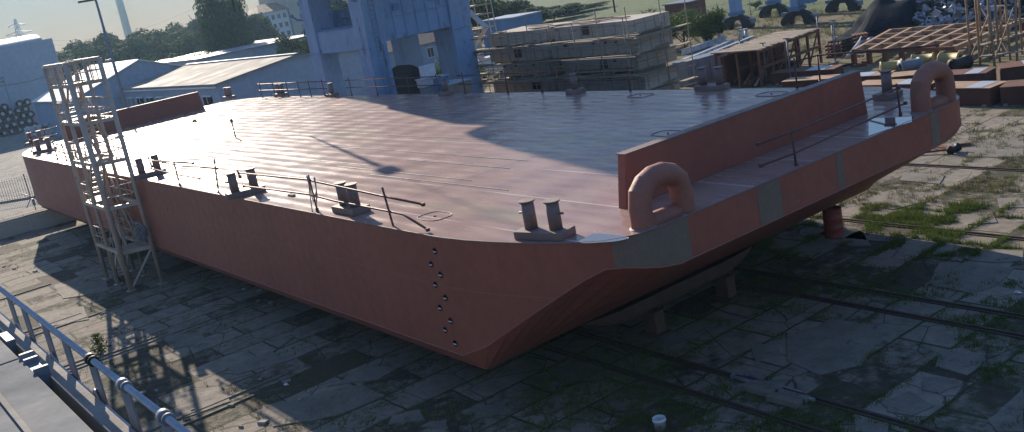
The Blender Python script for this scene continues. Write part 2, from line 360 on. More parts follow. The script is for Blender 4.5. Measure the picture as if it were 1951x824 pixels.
# soft shoulder on the sky's brightness round the sun (thin high haze), cool white balance
STR=.36
def vmth(op,a,b):
    n=nt.nodes.new('ShaderNodeVectorMath'); n.operation=op
    for i,x in enumerate((a,b)):
        if hasattr(x,'is_output'): nt.links.new(x,n.inputs[i])
        else: n.inputs[i].default_value=x
    return n.outputs[0]
tint=vmth('MULTIPLY',sky.outputs[0],(.98,.98,1.07))
bw=nt.nodes.new('ShaderNodeRGBToBW'); nt.links.new(tint,bw.inputs[0])
den=vmth('ADD',vmth('MULTIPLY',bw.outputs[0],(SH,SH,SH)),(1,1,1))
nt.links.new(vmth('MULTIPLY',vmth('DIVIDE',tint,den),(.80,.89,.97)),nt.nodes['Background'].inputs[0]); nt.nodes['Background'].inputs[1].default_value=STR
sl=bpy.data.lights.new('sun','SUN'); sl.energy=5.0; sl.angle=R(.5); sl.color=(1,.87,.72)
so=bpy.data.objects.new('sun',sl); col.objects.link(so); so.rotation_euler=SUN.to_track_quat('Z','Y').to_euler()
sc.view_settings.view_transform='Standard'; sc.view_settings.look='None'; sc.view_settings.gamma=1; sc.view_settings.exposure=.55
# ------------------------------------------------------------------ ground
g=MB(); S=1000; g.quad((-S,-S,0),(S,-S,0),(S,S,0),(-S,S,0)); tag(ob('ground',g,M['ground']),kind='structure')
# slipway rails let into the slabs (all run parallel with the barge)
def rail_y(px,py): return at(px,py).y
rm=MB()
for (a,b),(x0,x1) in ((((1586,543)),(-40,60)),((1586,575),(-40,60)),((1640,423),(-60,60)),((1800,318),(-60,60)),((1400,773),(-30,60)),((1640,785),(-30,60))):
    y=rail_y(a,b); rm.b2((x0,y-.035,.0),(x1,y+.035,.07)); rm.b2((x0,y-.16,.0),(x1,y-.10,.035)); 
rt=tag(ob('rail_track',rm,M['oldrail']),kind='structure')
# slipway cross beams on the near side (transverse strips with pale lips)
rm=MB()
for px,py in ((400,790),(470,745),(430,600),(300,560),(60,640),(120,700),(250,660),(40,560),(90,620)):
    p=at(px,py); rm.b2((p.x-.05,-6,.0),(p.x+.05,p.y+1.5,.05))
tag(ob('slipway_strip',rm,M['slab']),kind='structure')
# larger loose slabs that read individually
pv=MB()
slabs=[[(1500,640),(1590,610),(1690,625),(1640,700),(1560,715),(1500,690)],[(1790,672),(1835,665),(1880,688),(1842,716),(1782,700)],[(1880,650),(1925,645),(1922,662),(1875,660)],
[(1760,720),(1820,723),(1835,735),(1790,752),(1757,745)],[(1690,765),(1735,750),(1780,775),(1740,795),(1690,785)],[(1880,800),(1951,745),(1951,824),(1900,824)],
[(1790,500),(1935,512),(1900,545),(1850,560),(1770,545)],[(1800,480),(1951,478),(1951,500),(1850,498)],[(1590,465),(1640,440),(1660,470),(1620,470)],[(1600,430),(1650,440),(1720,445),(1745,455),(1690,462),(1600,455)],
[(1680,362),(1740,360),(1770,385),(1700,400),(1660,390)],[(1720,330),(1800,335),(1790,352),(1715,345)],[(1820,270),(1951,262),(1951,300),(1850,300)],[(1600,350),(1640,348),(1655,360),(1610,366)],
[(500,775),(690,735),(735,755),(640,795),(520,815)],[(690,700),(760,700),(720,725),(640,735)],[(430,700),(520,670),(545,690),(450,715)],[(300,640),(380,635),(400,655),(330,665)],[(900,775),(960,770),(975,785),(905,800)],
[(750,790),(800,782),(810,800),(740,810)],[(820,805),(850,800),(855,815),(800,818)],[(1630,800),(1690,805),(1690,824),(1630,824)],[(100,545),(200,535),(210,555),(120,570)],[(60,600),(160,585),(170,610),(80,625)],
[(330,760),(420,740),(440,765),(350,800)],[(1240,640),(1300,632),(1310,655),(1250,665)],[(1060,700),(1140,690),(1160,715),(1080,730)],[(1430,660),(1480,655),(1490,680),(1440,690)],[(1900,380),(1951,376),(1951,396),(1905,398)],[(1830,410),(1890,405),(1900,425),(1845,430)]]
for pl in slabs:
    pts=[]
    for i in range(len(pl)):
        a=at(*pl[i]); b=at(*pl[(i+1)%len(pl)])
        for k in range(5):
            q=a.lerp(b,k/5); n_=noise.noise(q*1.3)*.12; pts.append((q.x+n_,q.y-n_))
    pv.prism(pts,.0,.03)
tag(ob('paving_slab',pv,M['slab']),kind='structure')
# concrete apron on the far left and its road
# ------------------------------------------------------------------ grass
def tufts(n,area,ms,hmin,hmax,dens,name,mt,seed=1):
    rnd=random.Random(seed); mb=MB(); c=0; tries=0
    while c<n and tries<n*30:
        tries+=1; px=rnd.uniform(area[0],area[2]); py=rnd.uniform(area[1],area[3]); p=at(px,py)
        # inside slab joints more likely
        u=(p.x%1.5); v=(p.y%3.0); j=min(u,1.5-u,v,3-v)
        d=noise.noise(Vector((p.x*.22,p.y*.22,seed)))*.6+noise.noise(Vector((p.x*.9,p.y*.9,seed)))*.55+(.30 if j<.10 else 0)
        if d<dens: continue
        c+=1; h=rnd.uniform(hmin,hmax)*(.6+max(0,d))
        for k in range(ms):
            a=rnd.uniform(0,2*PI); r=rnd.uniform(0,.12); b=p+Vector((math.cos(a)*r,math.sin(a)*r,0)); a2=rnd.uniform(0,2*PI); wv=Vector((math.cos(a2),math.sin(a2),0))*.012
            l=rnd.uniform(.02,.6)*h; tip=b+Vector((math.cos(a)*l,math.sin(a)*l,h*rnd.uniform(.5,1)))
            mb.add([b-wv,b+wv,tip],[(0,1,2)])
    o=ob(name,mb,mt,fix=False); tag(o,kind='stuff'); return o
a=tufts(1700,(1440,390,1951,490),10,.10,.30,.12,'weeds',M['grass'],3); tag(a,'fresh green weeds in the slab joints beside the red drum','weeds')
a=tufts(4200,(1000,470,1951,824),7,.06,.2,.08,'joint_grass',M['grass'],5); tag(a,'grass in the shaded slab joints below the stern','grass')
a=tufts(1500,(0,440,1000,824),7,.04,.14,.15,'moss_grass',M['grass'],6); tag(a,'short grass between the slabs on the near side of the hull','grass')
a=tufts(2200,(1560,200,1951,420),7,.08,.26,.10,'dry_grass',M['drygrass'],8); tag(a,'dry grass on the sunlit slipway behind the stern','grass')
a=tufts(2200,(1290,20,1700,100),7,.3,.9,.0,'meadow_grass',M['drygrass'],9); tag(a,'tall dry grass around the bogies of the second crane','grass')
# ------------------------------------------------------------------ barge
ZD=5.197; ZB=1.42; ZC=1.82; YN=12.76; YC=21.84; XS=-16.44; XB=-79.8; XC=(XS+XB)/2
quarter=[(-24.0,YN),(-21.9,YN+.02),(-20.8,YN+.14),(-19.9,YN+.33),(-19.0,YN+.56),(-18.2,YN+.84),(-17.55,YN+1.13),(-17.05,YN+1.42),(-16.75,YN+1.75),(-16.55,YN+2.15),(-16.46,YN+2.6),(XS,YN+3.2)]
def mirx(p): return (2*XC-p[0],p[1])
def miry(p): return (p[0],2*YC-p[1])
near=[mirx(p) for p in reversed(quarter)]+quarter
out=near+[miry(p) for p in reversed(near)]
# dense outline
def dens(poly,step):
    r=[]
    for i in range(len(poly)):
        a=Vector(poly[i]);b=Vector(poly[(i+1)%len(poly)]); n=max(1,int((b-a).length/step))
        for k in range(n): r.append(tuple(a.lerp(b,k/n)))
    return r
outline=dens(out,1.2)
ZK=4.1; XR=4.92   # knuckle height and rake length
def zlow(p):
    d=min(XS-p[0],p[0]-XB)   # distance from the end
    o=min(p[1]-YN,2*YC-YN-p[1])
    z=max(ZC,min(1.9+.61*(4.96-d),4.5))
    if o>1.7: z=4.48+(4.12-4.48)*min(1,(o-1.7)/1.3)
    return z
barge=thing('deck_barge','long red oxide deck barge resting on cradle blocks in the shipyard','barge',(XC,YC,0))
hb=MB(); n=len(outline)
top=[Vector((p[0],p[1],ZD)) for p in outline]; low=[Vector((p[0],p[1],zlow(p))) for p in outline]
hb.add(top+low,[(i,n+i,n+(i+1)%n,(i+1)%n) for i in range(n)],True)
# bottom: bilge strip and rake
def bot(p):
    x=min(max(p[0],XB+XR),XS-XR); y=min(max(p[1],YN+.29),2*YC-YN-.22); return Vector((x,y,ZB))
bt=[bot(p) for p in outline]
for i in range(n):
    j=(i+1)%n
    if (bt[i]-bt[j]).length>1e-4: hb.add([low[i],bt[i],bt[j],low[j]],[(0,1,2,3)])
    else: hb.add([low[i],bt[i],low[j]],[(0,1,2)])
hb.poly([(XB+XR,YN+.29,ZB),(XB+XR,2*YC-YN-.22,ZB),(XS-XR,2*YC-YN-.22,ZB),(XS-XR,YN+.29,ZB)])
hull=ob('hull',hb,M['hull'],barge)
# half-round rubbing lip along the knuckle
rb=MB(); cen=Vector((XC,YC,0))
ln=[]
for v in low:
    dirv=Vector((v.x-min(max(v.x,XB+6),XS-6),v.y-YC,0)).normalized(); ln.append(v+Vector((0,0,.01))+dirv*.004)
rb.path(ln,.022,6,closed=True); tag(ob('knuckle_lip',rb,M['loop'],hull),'pale lip bar along the chine')
dk=MB(); ins=[]
for p in outline: ins.append((p[0]+(.004 if p[0]<XC else -.004),p[1],ZD+.004))
dk.poly(ins); deck=ob('deck',dk,M['deck'],barge,fix=False)
# deck edge bar
eb=MB(); eb.path([Vector((p[0],p[1],ZD+.0)) for p in outline],.02,6,closed=True); ob('deck_edge_bar',eb,M['deckfit'],barge)
# grey primer patches on the transom
def patch(pxs):
    mb=MB()
    a,b=pxs; pts=[]
    for p in [q for q in outline if q[0]>XC]:
        s=p[1]
        if a<=s<=b: pts.append(p)
    pts=[p for p in pts]; pts.sort(key=lambda p:p[1])
    for i in range(len(pts)-1):
        p,q=pts[i],pts[i+1]
        nx=Vector((q[1]-p[1],-(q[0]-p[0]),0)).normalized()*.006
        mb.add([Vector((p[0],p[1],ZD-.02))+nx,Vector((p[0],p[1],zlow(p)+.02))+nx,Vector((q[0],q[1],zlow(q)+.02))+nx,Vector((q[0],q[1],ZD-.02))+nx],[(0,1,2,3)])
    tag(ob('primer_patch',mb,M['grey_patch'],hull),'grey primer patch on the red stern')
def yfor(px,py): return atx(px,py,XS).y
patch2=[]
for pxa,pxb in (((1190,470),(1318,450)),((1438,390),(1492,370)),((1588,310),(1608,305)),((1772,240),(1790,235))):
    ya,yb=yfor(*pxa),yfor(*pxb)
    # re-sample the outline exactly
    base=sorted([q for q in dens(out,.15) if q[0]>XC and ya<=q[1]<=yb],key=lambda p:p[1])
    mb=MB()
    for i in range(len(base)-1):
        p,q=base[i],base[i+1]; nx=Vector((q[1]-p[1],-(q[0]-p[0]),0))
        if nx.length<1e-6: continue
        nx=nx.normalized()*.006
        if nx.x<0: nx=-nx
        mb.add([Vector((p[0],p[1],ZD-.03))+nx,Vector((p[0],p[1],zlow(p)+.03))+nx,Vector((q[0],q[1],zlow(q)+.03))+nx,Vector((q[0],q[1],ZD-.03))+nx],[(0,1,2,3)])
    tag(ob('primer_patch',mb,M['grey_patch'],hull,fix=False),'grey primer patch')
# zig-zag draught holes near the stern
for px,py in ((828,479),(821,504),(839,524),(829,543),(848,568),(838,587),(858,612),(848,629),(867,655)):
    p=aty(px,py,YN-.004)
    mb=MB(); mb.tube(p+Vector((0,.003,0)),p+Vector((0,-.006,0)),.088,20)
    o=ob('draught_mark',mb,M['dark'],hull,fix=False)
    l=MB(); l.box(p+Vector((0,-.010,-.015)),(.14,.006,.035)); tag(ob('mark_bar',l,M['white'],o))
# weld scale of draught figures, faint
mb=MB()
for k in range(14):
    p=aty(645+k*2.6,455+k*11,YN-.005); mb.box(p,(.10,.008,.02))
tag(ob('weld_scale',mb,M['loop'],hull),'faint column of welded scale marks')
# bulwark walls
def bulwark(x,name,lab):
    mb=MB(); y0,y1=16.62,26.9; H=1.36; t=.14
    for_s=[(y0-.27,ZD),(y1,ZD),(y1-.18,ZD+H),(y0-.02,ZD+H)]
    vs=[(x-t,a,b) for a,b in for_s]+[(x+t,a,b) for a,b in for_s]
    mb.add(vs,[(0,1,2,3),(7,6,5,4),(0,4,5,1),(1,5,6,2),(2,6,7,3),(3,7,4,0)])
    o=ob(name,mb,M['hull'],barge,bevel=.015); tag(o,lab)
    c=MB(); c.b2((x-t-.03,y0-.05,ZD+H),(x+t+.03,y1-.16,ZD+H+.03)); tag(ob('capping',c,M['deckfit'],o))
    return o
bulwark(-18.62,'bulwark','red plate wall across the stern deck'); bulwark(-77.6,'bulwark','red plate wall across the far end of the deck')
# pipe loops
def loop(cy,x=-16.80):
    mb=MB(); r=.285; hw=.70; H=1.10
    pts=[(x,cy-hw,ZD-.2),(x,cy-hw,ZD+H-.62)]
    for k in range(1,7):
        a=R(180-k*180/7); pts.append((x,cy+math.cos(a)*hw,ZD+H-.5+math.sin(a)*.50))
    pts+=[(x,cy+hw,ZD+H-.62),(x,cy+hw,ZD-.2)]
    mb.path(pts,r,20)
    o=ob('pipe_fairlead',mb,M['loop'],barge)
    sp_=o.modifiers.new('edge','EDGE_SPLIT'); sp_.split_angle=R(21)
    s=MB(); s.tube((x,cy-hw,ZD+.06),(x,cy+hw,ZD+.06),.22,16); ob('sill_pipe',s,M['loop'],o)
    s=MB()
    s.lathe([(r+.05,0.004),(r+.03,.03),(r-.01,.05)],c=(x,cy-hw,ZD),n=20); ob('weld_collar',s,M['deckfit'],o)
    return o
tag(loop(16.0),'thick pipe loop at the near stern corner'); tag(loop(2*YC-16.0+.15),'thick pipe loop at the far stern corner')
# bollards
def bollard(loc,rz,double=True,h=.72,label=None,half=.36):
    t=bpy.data.objects.new('mooring_bollard' if double else 'single_bollard',None); col.objects.link(t); t.parent=barge
    t.location=W(barge).inverted()@Vector(loc); t.rotation_euler=(0,0,rz)
    b=MB(); L=1.45 if double else .8; wd=.62
    b.box((0,0,.11),(L,wd,.20)); ob('base',b,M['deckfit'],t,world=False,bevel=.012)
    for s in ((-1,1) if double else (0,)):
        c=MB(); x=s*half; c.tube((x,0,.2),(x,0,h+.2-.02),.165,20); c.tube((x,0,h+.18),(x,0,h+.215),.205,20)
        p=ob('post',c,M['deckfit'],t,world=False)
        q=MB(); q.tube((x-.0,0,h*.85),(x+(s or 1)*.29,0,h*.85),.03,8); ob('stop_pin',q,M['deckfit'],p,world=False)
    if label: t['label']=label
    return t
D=lambda px,py: at(px,py,ZD)
bollard(D(1036,453)+Vector((0,.05,0)),R(14),label='double bollard on the curved stern edge',half=.38)
bollard(D(670,404),0,label='double bollard behind the scaffold rail'); bollard(D(469,371),R(75),True); bollard(D(288,335),R(75),True)
bollard(D(86,290),R(60)); bollard(D(70,274),R(60))
bollard(D(437,188),0); bollard(D(536,183),0); bollard(D(634,184),0,False); bollard(D(1097,178),0,False); bollard(D(1357,171),0,half=.45); bollard(D(1692,188),R(90),False); bollard(D(851,181),0,False)
# guard rails of scaffold tube
def guard(posts,rails,label,r=.033,name='guard_rail'):
    t=bpy.data.objects.new(name,None); col.objects.link(t); t.parent=barge; t['label']=label
    t.location=W(barge).inverted()@Vector(posts[0][0])
    for a,b in posts:
        q=MB(); q.tube(a,b,r,8); q.tube(a,a+Vector((0,0,.12)),r*1.7,8); ob('post',q,M['railred'],t)
    for line in rails:
        q=MB(); q.path(line,r,8,sm=True)
        for e in (line[0],line[-1]): q.box(e,(.09,.09,.09))
        ob('rail',q,M['railred'],t)
def dp(px,py,tx,ty):
    b=D(px,py); z=hat(b,tx,ty); return (b,Vector((b.x,b.y,z)))
def onn(px,py,y): return aty(px,py,y)
yN=YN+.18
guard([(aty(605,403,yN),aty(587,333,yN)),(aty(752,441,yN),aty(728,357,yN)),(aty(458,340,yN),aty(452,325,yN))],
  [[aty(455,330,yN),aty(588,343,yN),aty(612,349,yN),aty(728,374,yN),aty(806,390,yN)],[aty(465,355,yN),aty(590,371,yN),aty(640,384,yN),aty(740,403,yN),aty(768,409,yN),aty(815,438,yN)]],'rusty scaffold tube rail along the near deck edge')
guard([(aty(417,371,yN),aty(408,303,yN)),(aty(343,354,yN),aty(331,309,yN)),(aty(290,320,yN),aty(281,296,yN))],
  [[aty(291,307,yN),aty(330,309,yN),aty(368,311,yN)],[aty(310,310,yN),aty(350,317,yN),aty(413,322,yN)],[aty(288,322,yN),aty(340,334,yN),aty(380,341,yN)]],'rusty tube rail beside the stair tower')
guard([(aty(110,305,yN),aty(100,268,yN)),(aty(128,308,yN),aty(116,272,yN)),(aty(150,315,yN),aty(138,280,yN))],
  [[aty(98,272,yN),aty(130,283,yN),aty(165,297,yN)],[aty(102,285,yN),aty(135,296,yN),aty(168,308,yN)]],'tube rail on the far end of the near deck edge')
xe=-79.4
guard([(atx(62,280,xe),atx(54,247,xe)),(D(75,268),D(75,268)+Vector((0,0,1.1))),(D(88,262),D(88,262)+Vector((0,0,1.1)))],[[atx(54,255,xe),atx(108,242,xe)],[atx(57,268,xe),atx(108,256,xe)]],'tube rail across the far end of the deck')
yF=2*YC-YN-.15
def far_guard(xs,label,z1=.55,z2=1.05,lean=0):
    guard([(Vector((x,yF,ZD)),Vector((x+lean,yF,ZD+1.2))) for x in xs],[[Vector((xs[0]-.4,yF,ZD+z2)),Vector((xs[-1]+.4,yF,ZD+z2))],[Vector((xs[0]-.4,yF,ZD+z1)),Vector((xs[-1]+.4,yF,ZD+z1))]],label)
far_guard([-75,-72.5,-70,-68,-66.2,-64],'tube rail on the far deck edge behind the double bollards')
far_guard([-60,-56.5,-52.5,-49.2],'tube rail on the far deck edge before the crane legs')
far_guard([-46.5,-42.5,-39.6,-36.8,-33.2],'tube rail on the far deck edge before the concrete stack')
b1,b2=D(1519,168),D(1563,158)
guard([(b1,b1+Vector((0,0,1.15))),(b2,b2+Vector((0,0,1.1)))],[[b1+Vector((0,0,1.0)),b2+Vector((0,0,1.05)),Vector((-17.6,2*YC-YN-1.3,ZD+1.55))]],'tube rail on the far stern corner')
xt=XS-.25
guard([(atx(1517,318,xt),atx(1508,246,xt)),(atx(1716,222,xt),atx(1708,160,xt))],[[atx(1445,275,xt),atx(1508,252,xt),atx(1712,168,xt)],[atx(1450,316,xt),atx(1514,292,xt),atx(1725,197,xt)]],'tube rail over the stern walkway',r=.03)
# deck fittings: manhole rings, lashing
def ring(px,py,rx,ry,rz=0):
    c=D(px,py)+Vector((0,0,.012)); mb=MB(); pts=[c+Matrix.Rotation(rz,3,'Z')@Vector((rx*math.copysign(abs(math.cos(a))**.6,math.cos(a)),ry*math.copysign(abs(math.sin(a))**.6,math.sin(a)),0)) for a in [2*PI*k/28 for k in range(28)]]
    mb.path(pts,.013,6,closed=True); o=ob('manhole_coaming',mb,M['deckfit'],deck); p=MB(); p.tube(c-Vector((0,0,.008)),c+Vector((0,0,.03)),.035,8); ob('vent_plug',p,M['deckfit'],o)
ring(828,413,.55,.38); ring(1273,255,.6,.4); ring(1220,183,.6,.4); ring(1470,180,.6,.4); ring(900,187,.5,.35)
# lashing strips (raised doubler bars)
mb=MB()
for (a,b,c,d) in ((622,276,857,299),(775,305,970,322),(606,251,925,268),(860,298,1010,306),(640,318,900,344),(690,338,985,358),(560,300,700,318),(830,225,975,232)):
    p=D(a,b); q=D(c,d); y=(p.y+q.y)/2; mb.bar((p.x,y,ZD+.014),(q.x,y,ZD+.014),.035,.012)
ob('weld_bead',mb,M['steel'],deck)
# water puddles on the deck, and one lit deck patch in the same film
def puddle_and_lit_deck(pts,label):
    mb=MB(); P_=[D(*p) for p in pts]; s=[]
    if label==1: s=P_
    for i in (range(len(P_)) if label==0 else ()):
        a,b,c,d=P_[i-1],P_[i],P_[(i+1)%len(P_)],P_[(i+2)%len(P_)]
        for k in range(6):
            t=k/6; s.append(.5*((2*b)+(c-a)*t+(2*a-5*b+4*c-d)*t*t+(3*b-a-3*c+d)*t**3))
    mb.poly([(v.x,v.y,ZD+.012) for v in s]); tag(ob('puddle_and_lit_deck',mb,M['water'],fix=False),kind='structure')
puddle_and_lit_deck([(1106,464),(1118,452),(1135,446),(1170,449),(1198,454),(1180,460),(1150,463)],0)
puddle_and_lit_deck([(1655,227),(1700,225),(1741,223),(1741,232),(1690,248),(1655,260)],1)  # mirror patch added for lit deck between bulwark end and loop, not water
puddle_and_lit_deck([(1800,186),(1815,183),(1818,190),(1806,196)],0)
sb=thing('cradle_beam','long rounded stained cradle beam on two short props under the stern','cradle',(-21.6,20.5,0))
sk=MB(); NY=26; NC=12; vs=[]; fs=[]
for i in range(NY+1):
    t=i/NY; y=16.7+t*7.4; e=min(1,min(t,1-t)*5)**.6; dep=.12+.56*e+.16*noise.noise(Vector((y*.9,0,2)))
    for k in range(NC+1):
        a_=PI*k/NC; xx=-21.9+math.cos(a_)*.78*(.75+.25*e); zz=1.415-math.sin(a_)**.55*dep
        nn=noise.noise(Vector((xx*2,y*1.7,zz*2)))*.10; vs.append((xx+nn,y,min(1.415,zz+nn)))
for i in range(NY):
    for k in range(NC): fs.append((i*(NC+1)+k,i*(NC+1)+k+1,(i+1)*(NC+1)+k+1,(i+1)*(NC+1)+k))
sk.add(vs,fs,True)
M['skeg']=mat('stained_rusty_steel',(.13,.075,.05),(.06,.038,.028),rough=.85,scale=1.6,bump=.8,rust=(.27,.22,.17),rustamt=.27)
ob('beam',sk,M['skeg'],sb)
for y in (19.4,22.7):
    q=MB(); q.b2((-21.75,y-.2,0),(-21.2,y+.2,.8)); q.b2((-21.9,y-.32,0),(-21.05,y+.32,.1)); ob('prop',q,M['skeg'],sb,bevel=.02)
# keel blocks under the hull
kb=thing('keel_block','timber capped concrete keel block under the barge','keel block',(-26,17.4,0),group='keel blocks under the barge')
q=MB(); q.box((0,0,.57),(1.6,.9,1.14)); ob('base',q,M['concrete'],kb,world=False,bevel=.02)
q=MB(); q.box((0,0,1.28),(1.4,.8,.26)); ob('timber_cap',q,M['wood'],kb,world=False,bevel=.02)
for x in (-34,-42,-50): dup(kb,(x,17.4,0))
for x in (-30,-40,-50): dup(kb,(x,24.8,0))
# loose things on the deck
q=MB(); q.path([(0,0,0),(.25,.02,.1),(.6,0,.12),(.85,.05,.05)],[.02,.09,.1,.02],7); o=ob('bent_offcut',q,M['rust'],world=False); o.location=D(370,235)+Vector((-.3,0,.04)); tag(o,'small bent steel offcut lying on the far sunlit deck','offcut')
p=D(449,262); q=MB(); q.tube((0,0,0),(0,0,1.0),.035,8); q.add([(-.2,-.02,.05),(.2,-.02,.05),(0,0,-.0),(-.2,.03,.05),(.2,.03,.05)],[(0,1,2),(3,2,4),(0,3,4,1)]); q.box((0,0,.95),(.12,.12,.2)); o=ob('deck_stake',q,M['railred'],world=False); o.location=p; tag(o,'thin upright stake standing alone on the bright deck','stake')
p=D(226,262)
q=MB(); q.box((0,0,.05),(1.1,.25,.08)); q.tube((.1,0,.05),(.1,0,.75),.03,8); q.box((.4,.3,.04),(.7,.08,.06)); o=ob('vent_stub',q,M['deckfit'],world=False); o.location=p; tag(o,'thin vent stub on a flat base near the far bulwark','vent')
q=MB(); q.box((0,0,.04),(.42,.13,.06)); o=ob('timber_offcut',q,M['wood'],world=False); o.location=D(556,374); tag(o,'small dark timber offcut on the deck by the rail','offcut')
# rope hung over the rail
r1=aty(590,335,yN); mb=MB()
for k,(dx,dep) in enumerate(((.0,.95),(.10,.8),(.2,1.05))):
    pts=[]
    for i in range(15):
        t=i/14; a=PI*t; pts.append(r1+Vector((-.12+dx*.4+.55*t+.08*math.sin(7*t+k),-.06-.03*k,.0-dep*math.sin(a)**.7*(1-.1*k))))
    mb.path(pts,.018,6)
mb.path([r1+Vector((0,-.05,.02)),r1+Vector((-.12,-.08,-.5)),r1+Vector((-.25,-.1,-1.3)),r1+Vector((-.3,-.12,-1.55))],.018,6)
tag(ob('rope',mb,M['rope']),'pale rope looped over the rusty rail on the near deck edge','rope')
# ------------------------------------------------------------------ stair tower
TX0,TX1,TY0,TY1=-53.05,-48.8,11.2,12.55; TH=11.0
tw=thing('stair_tower','tall cream steel stair tower standing against the near side of the barge','stair tower',((TX0+TX1)/2,(TY0+TY1)/2,0))
T=lambda: MB()
for (x,y,r) in ((TX0,TY0,.11),(-51.0,TY0,.10),(TX1,TY0,.14),(TX0+.1,TY1,.10),(-51.0,TY1,.09),(TX1+.6,TY1,.11)):
    q=T(); q.tube((x,y,0),(x,y,TH),r,10); q.box((x,y,.02),(.4,.4,.04)); ob('leg',q,M['tower'],tw)
def ringf(z,w=.12):
    q=T()
    P4=[(TX0,TY0,z),(TX1,TY0,z),(TX1+.6,TY1,z),(TX0+.1,TY1,z)]
    for i in range(4): q.bar(P4[i],P4[(i+1)%4],w,w+.04)
    return q
levels=[1.9,4.1,6.25,8.2,10.0]
for i,z in enumerate(levels):
    q=ringf(z,.13); ob('level_frame',q,M['tower'],tw)
    g_=T()
    xa,xb=((TX0+.1,TX0+1.5) if i%2 else (TX1-1.3,TX1+.3))
    for k in range(9): x=xa+(xb-xa)*k/8; g_.b2((x-.03,TY0+.08,z+.05),(x+.03,TY1-.08,z+.09))
    for k in range(4): y=TY0+.1+(TY1-TY0-.2)*k/3; g_.b2((xa,y-.02,z+.03),(xb,y+.02,z+.075))
    ob('landing_grating',g_,M['tower'],tw)
    rl=T()
    for h in (.5,1.0):
        rl.tube((TX0,TY0,z+h),(TX0+.1,TY1,z+h),.03,6); rl.tube((TX0,TY0,z+h),(-51.0,TY0,z+h),.03,6)
        rl.tube((TX0+.1,TY1,z+h),(TX1+.6,TY1,z+h),.03,6)
        if i>0: rl.tube((TX1,TY0,z+h),(TX1+.6,TY1,z+h),.03,6)
    for x in (TX0+.6,TX0+1.25): rl.tube((x,TY0,z),(x,TY0,z+1.0),.025,6)
    for x in (TX0+.8,-50,-49.2): rl.tube((x,TY1,z),(x,TY1,z+1.0),.025,6)
    ob('guard_rail',rl,M['tower'],tw)
q=ringf(TH,.12)
for k in range(1,9):
    x=TX0+(TX1-TX0)*k/9; q.bar((x,TY0,10.0),(x,TY0,TH),.05,.05)
for k in range(1,3):
    y=TY0+(TY1-TY0)*k/3; q.bar((TX0+.03,y,10.0),(TX0+.03,y,TH),.05,.05); q.bar((TX1+.3,y,10.0),(TX1+.3,y,TH),.05,.05)
ob('top_frame',q,M['tower'],tw)
prev=0
for i,z in enumerate(levels):
    z0=prev; prev=z
    a,b=(TX0+1.2,TX1-1.0) if i%2==0 else (TX1-1.2,TX0+1.3)
    ys=TY0+.38 if i%2==0 else TY1-.42
    q=T()
    for dy in (-.3,.3): q.bar((a,ys+dy,z0+.05),(b,ys+dy,z+.05),.05,.18)
    nst=8
    for k in range(1,nst): t=k/nst; q.box((a+(b-a)*t,ys,z0+(z-z0)*t+.05),(.24,.6,.035))
    ob('stair_flight',q,M['tower'],tw)
    h=T()
    for dy in (-.32,.32):
        h.tube((a,ys+dy,z0+1.0),(b,ys+dy,z+1.0),.025,6)
        for t in (.15,.5,.85): h.tube((a+(b-a)*t,ys+dy,z0+(z-z0)*t),(a+(b-a)*t,ys+dy,z0+(z-z0)*t+1.0),.022,6)
    ob('handrail',h,M['tower'],tw)
q=T(); q.bar((TX1+.0,TY0+.05,.1),(TX1+.55,TY1,1.9),.16,.1); q.bar((TX1-.7,TY0+.0,1.85),(TX1-.02,TY0+.02,.1),.12,.1); ob('diagonal_brace',q,M['tower'],tw)
# hose tangle on the second landing
mb=MB(); rnd=random.Random(4)
for k in range(5):
    c=Vector((-48.5,12.3,2.6+.1*k)); pts=[c+Vector((math.cos(a*1.0+k)*(.45+.06*k),math.sin(a+k)*.2,.25*math.sin(2*a+k)-.1)) for a in [2*PI*i/14 for i in range(15)]]; mb.path(pts,.03,6)
tag(ob('hose_coil',mb,M['steelgrey']),'tangled grey hose hanging inside the stair tower','hose')
# ------------------------------------------------------------------ foreground walkway of the neighbouring vessel
hz=CAMZ-2.3; yr=1.385
wk=thing('walkway','pale grey deck walkway with a handrail in the lower left corner','walkway',(-8,1.2,CAMZ-2.6))
q=MB(); q.tube((-40,yr,hz),(-3.5,yr,hz),.025,12); ob('handrail',q,M['steel'],wk)
q=MB(); q.tube((-40,yr-.02,hz-.36),(-3.5,yr-.02,hz-.36),.018,8); ob('lower_rail',q,M['steel'],wk)
for px,py in ((15,562),(45,590),(85,622),(125,655),(175,692),(238,742),(315,800)):
    p=aty(px,py,yr); q=MB(); q.box((p.x,yr,hz-.47),(.24,.014,.94)); ob('stanchion',q,M['steelgrey'],wk)
    if px in (238,315,175):
        q=MB(); q.tube((p.x-.035,yr,hz),(p.x+.035,yr,hz),.045,12); q.tube((p.x+.07,yr,hz),(p.x+.09,yr,hz),.043,12); ob('pipe_clamp',q,M['steelgrey'] if px!=175 else M['black'],wk)
x=-40
for px,py in ((28,612),(95,670),(178,745)):
    p=aty(px,py,yr-.03); q=MB(); pts=[(p.x-.09+.18*k/8,yr-.02,hz-.38+.10*math.sin(PI*k/8)) for k in range(9)]; q.path(pts,.014,6); ob('rail_hoop',q,M['steel'],wk)
q=MB(); q.b2((-40,1.19,CAMZ-2.75),(-3.5,1.315,CAMZ-2.55)); ob('edge_beam',q,M['cream'],wk,bevel=.01)
q=MB(); q.b2((-40,1.14,CAMZ-3.3),(-3.5,1.18,CAMZ-2.8)); q.b2((-40,-1.2,CAMZ-3.3),(-3.5,1.14,CAMZ-3.2)); ob('side_plate',q,M['cream'],wk)
q=MB(); q.b2((-9.35,-1.2,CAMZ-2.56),(-3.0,1.10,CAMZ-2.5)); ob('deck_panel',q,M['deckgrey'],wk,bevel=.01)
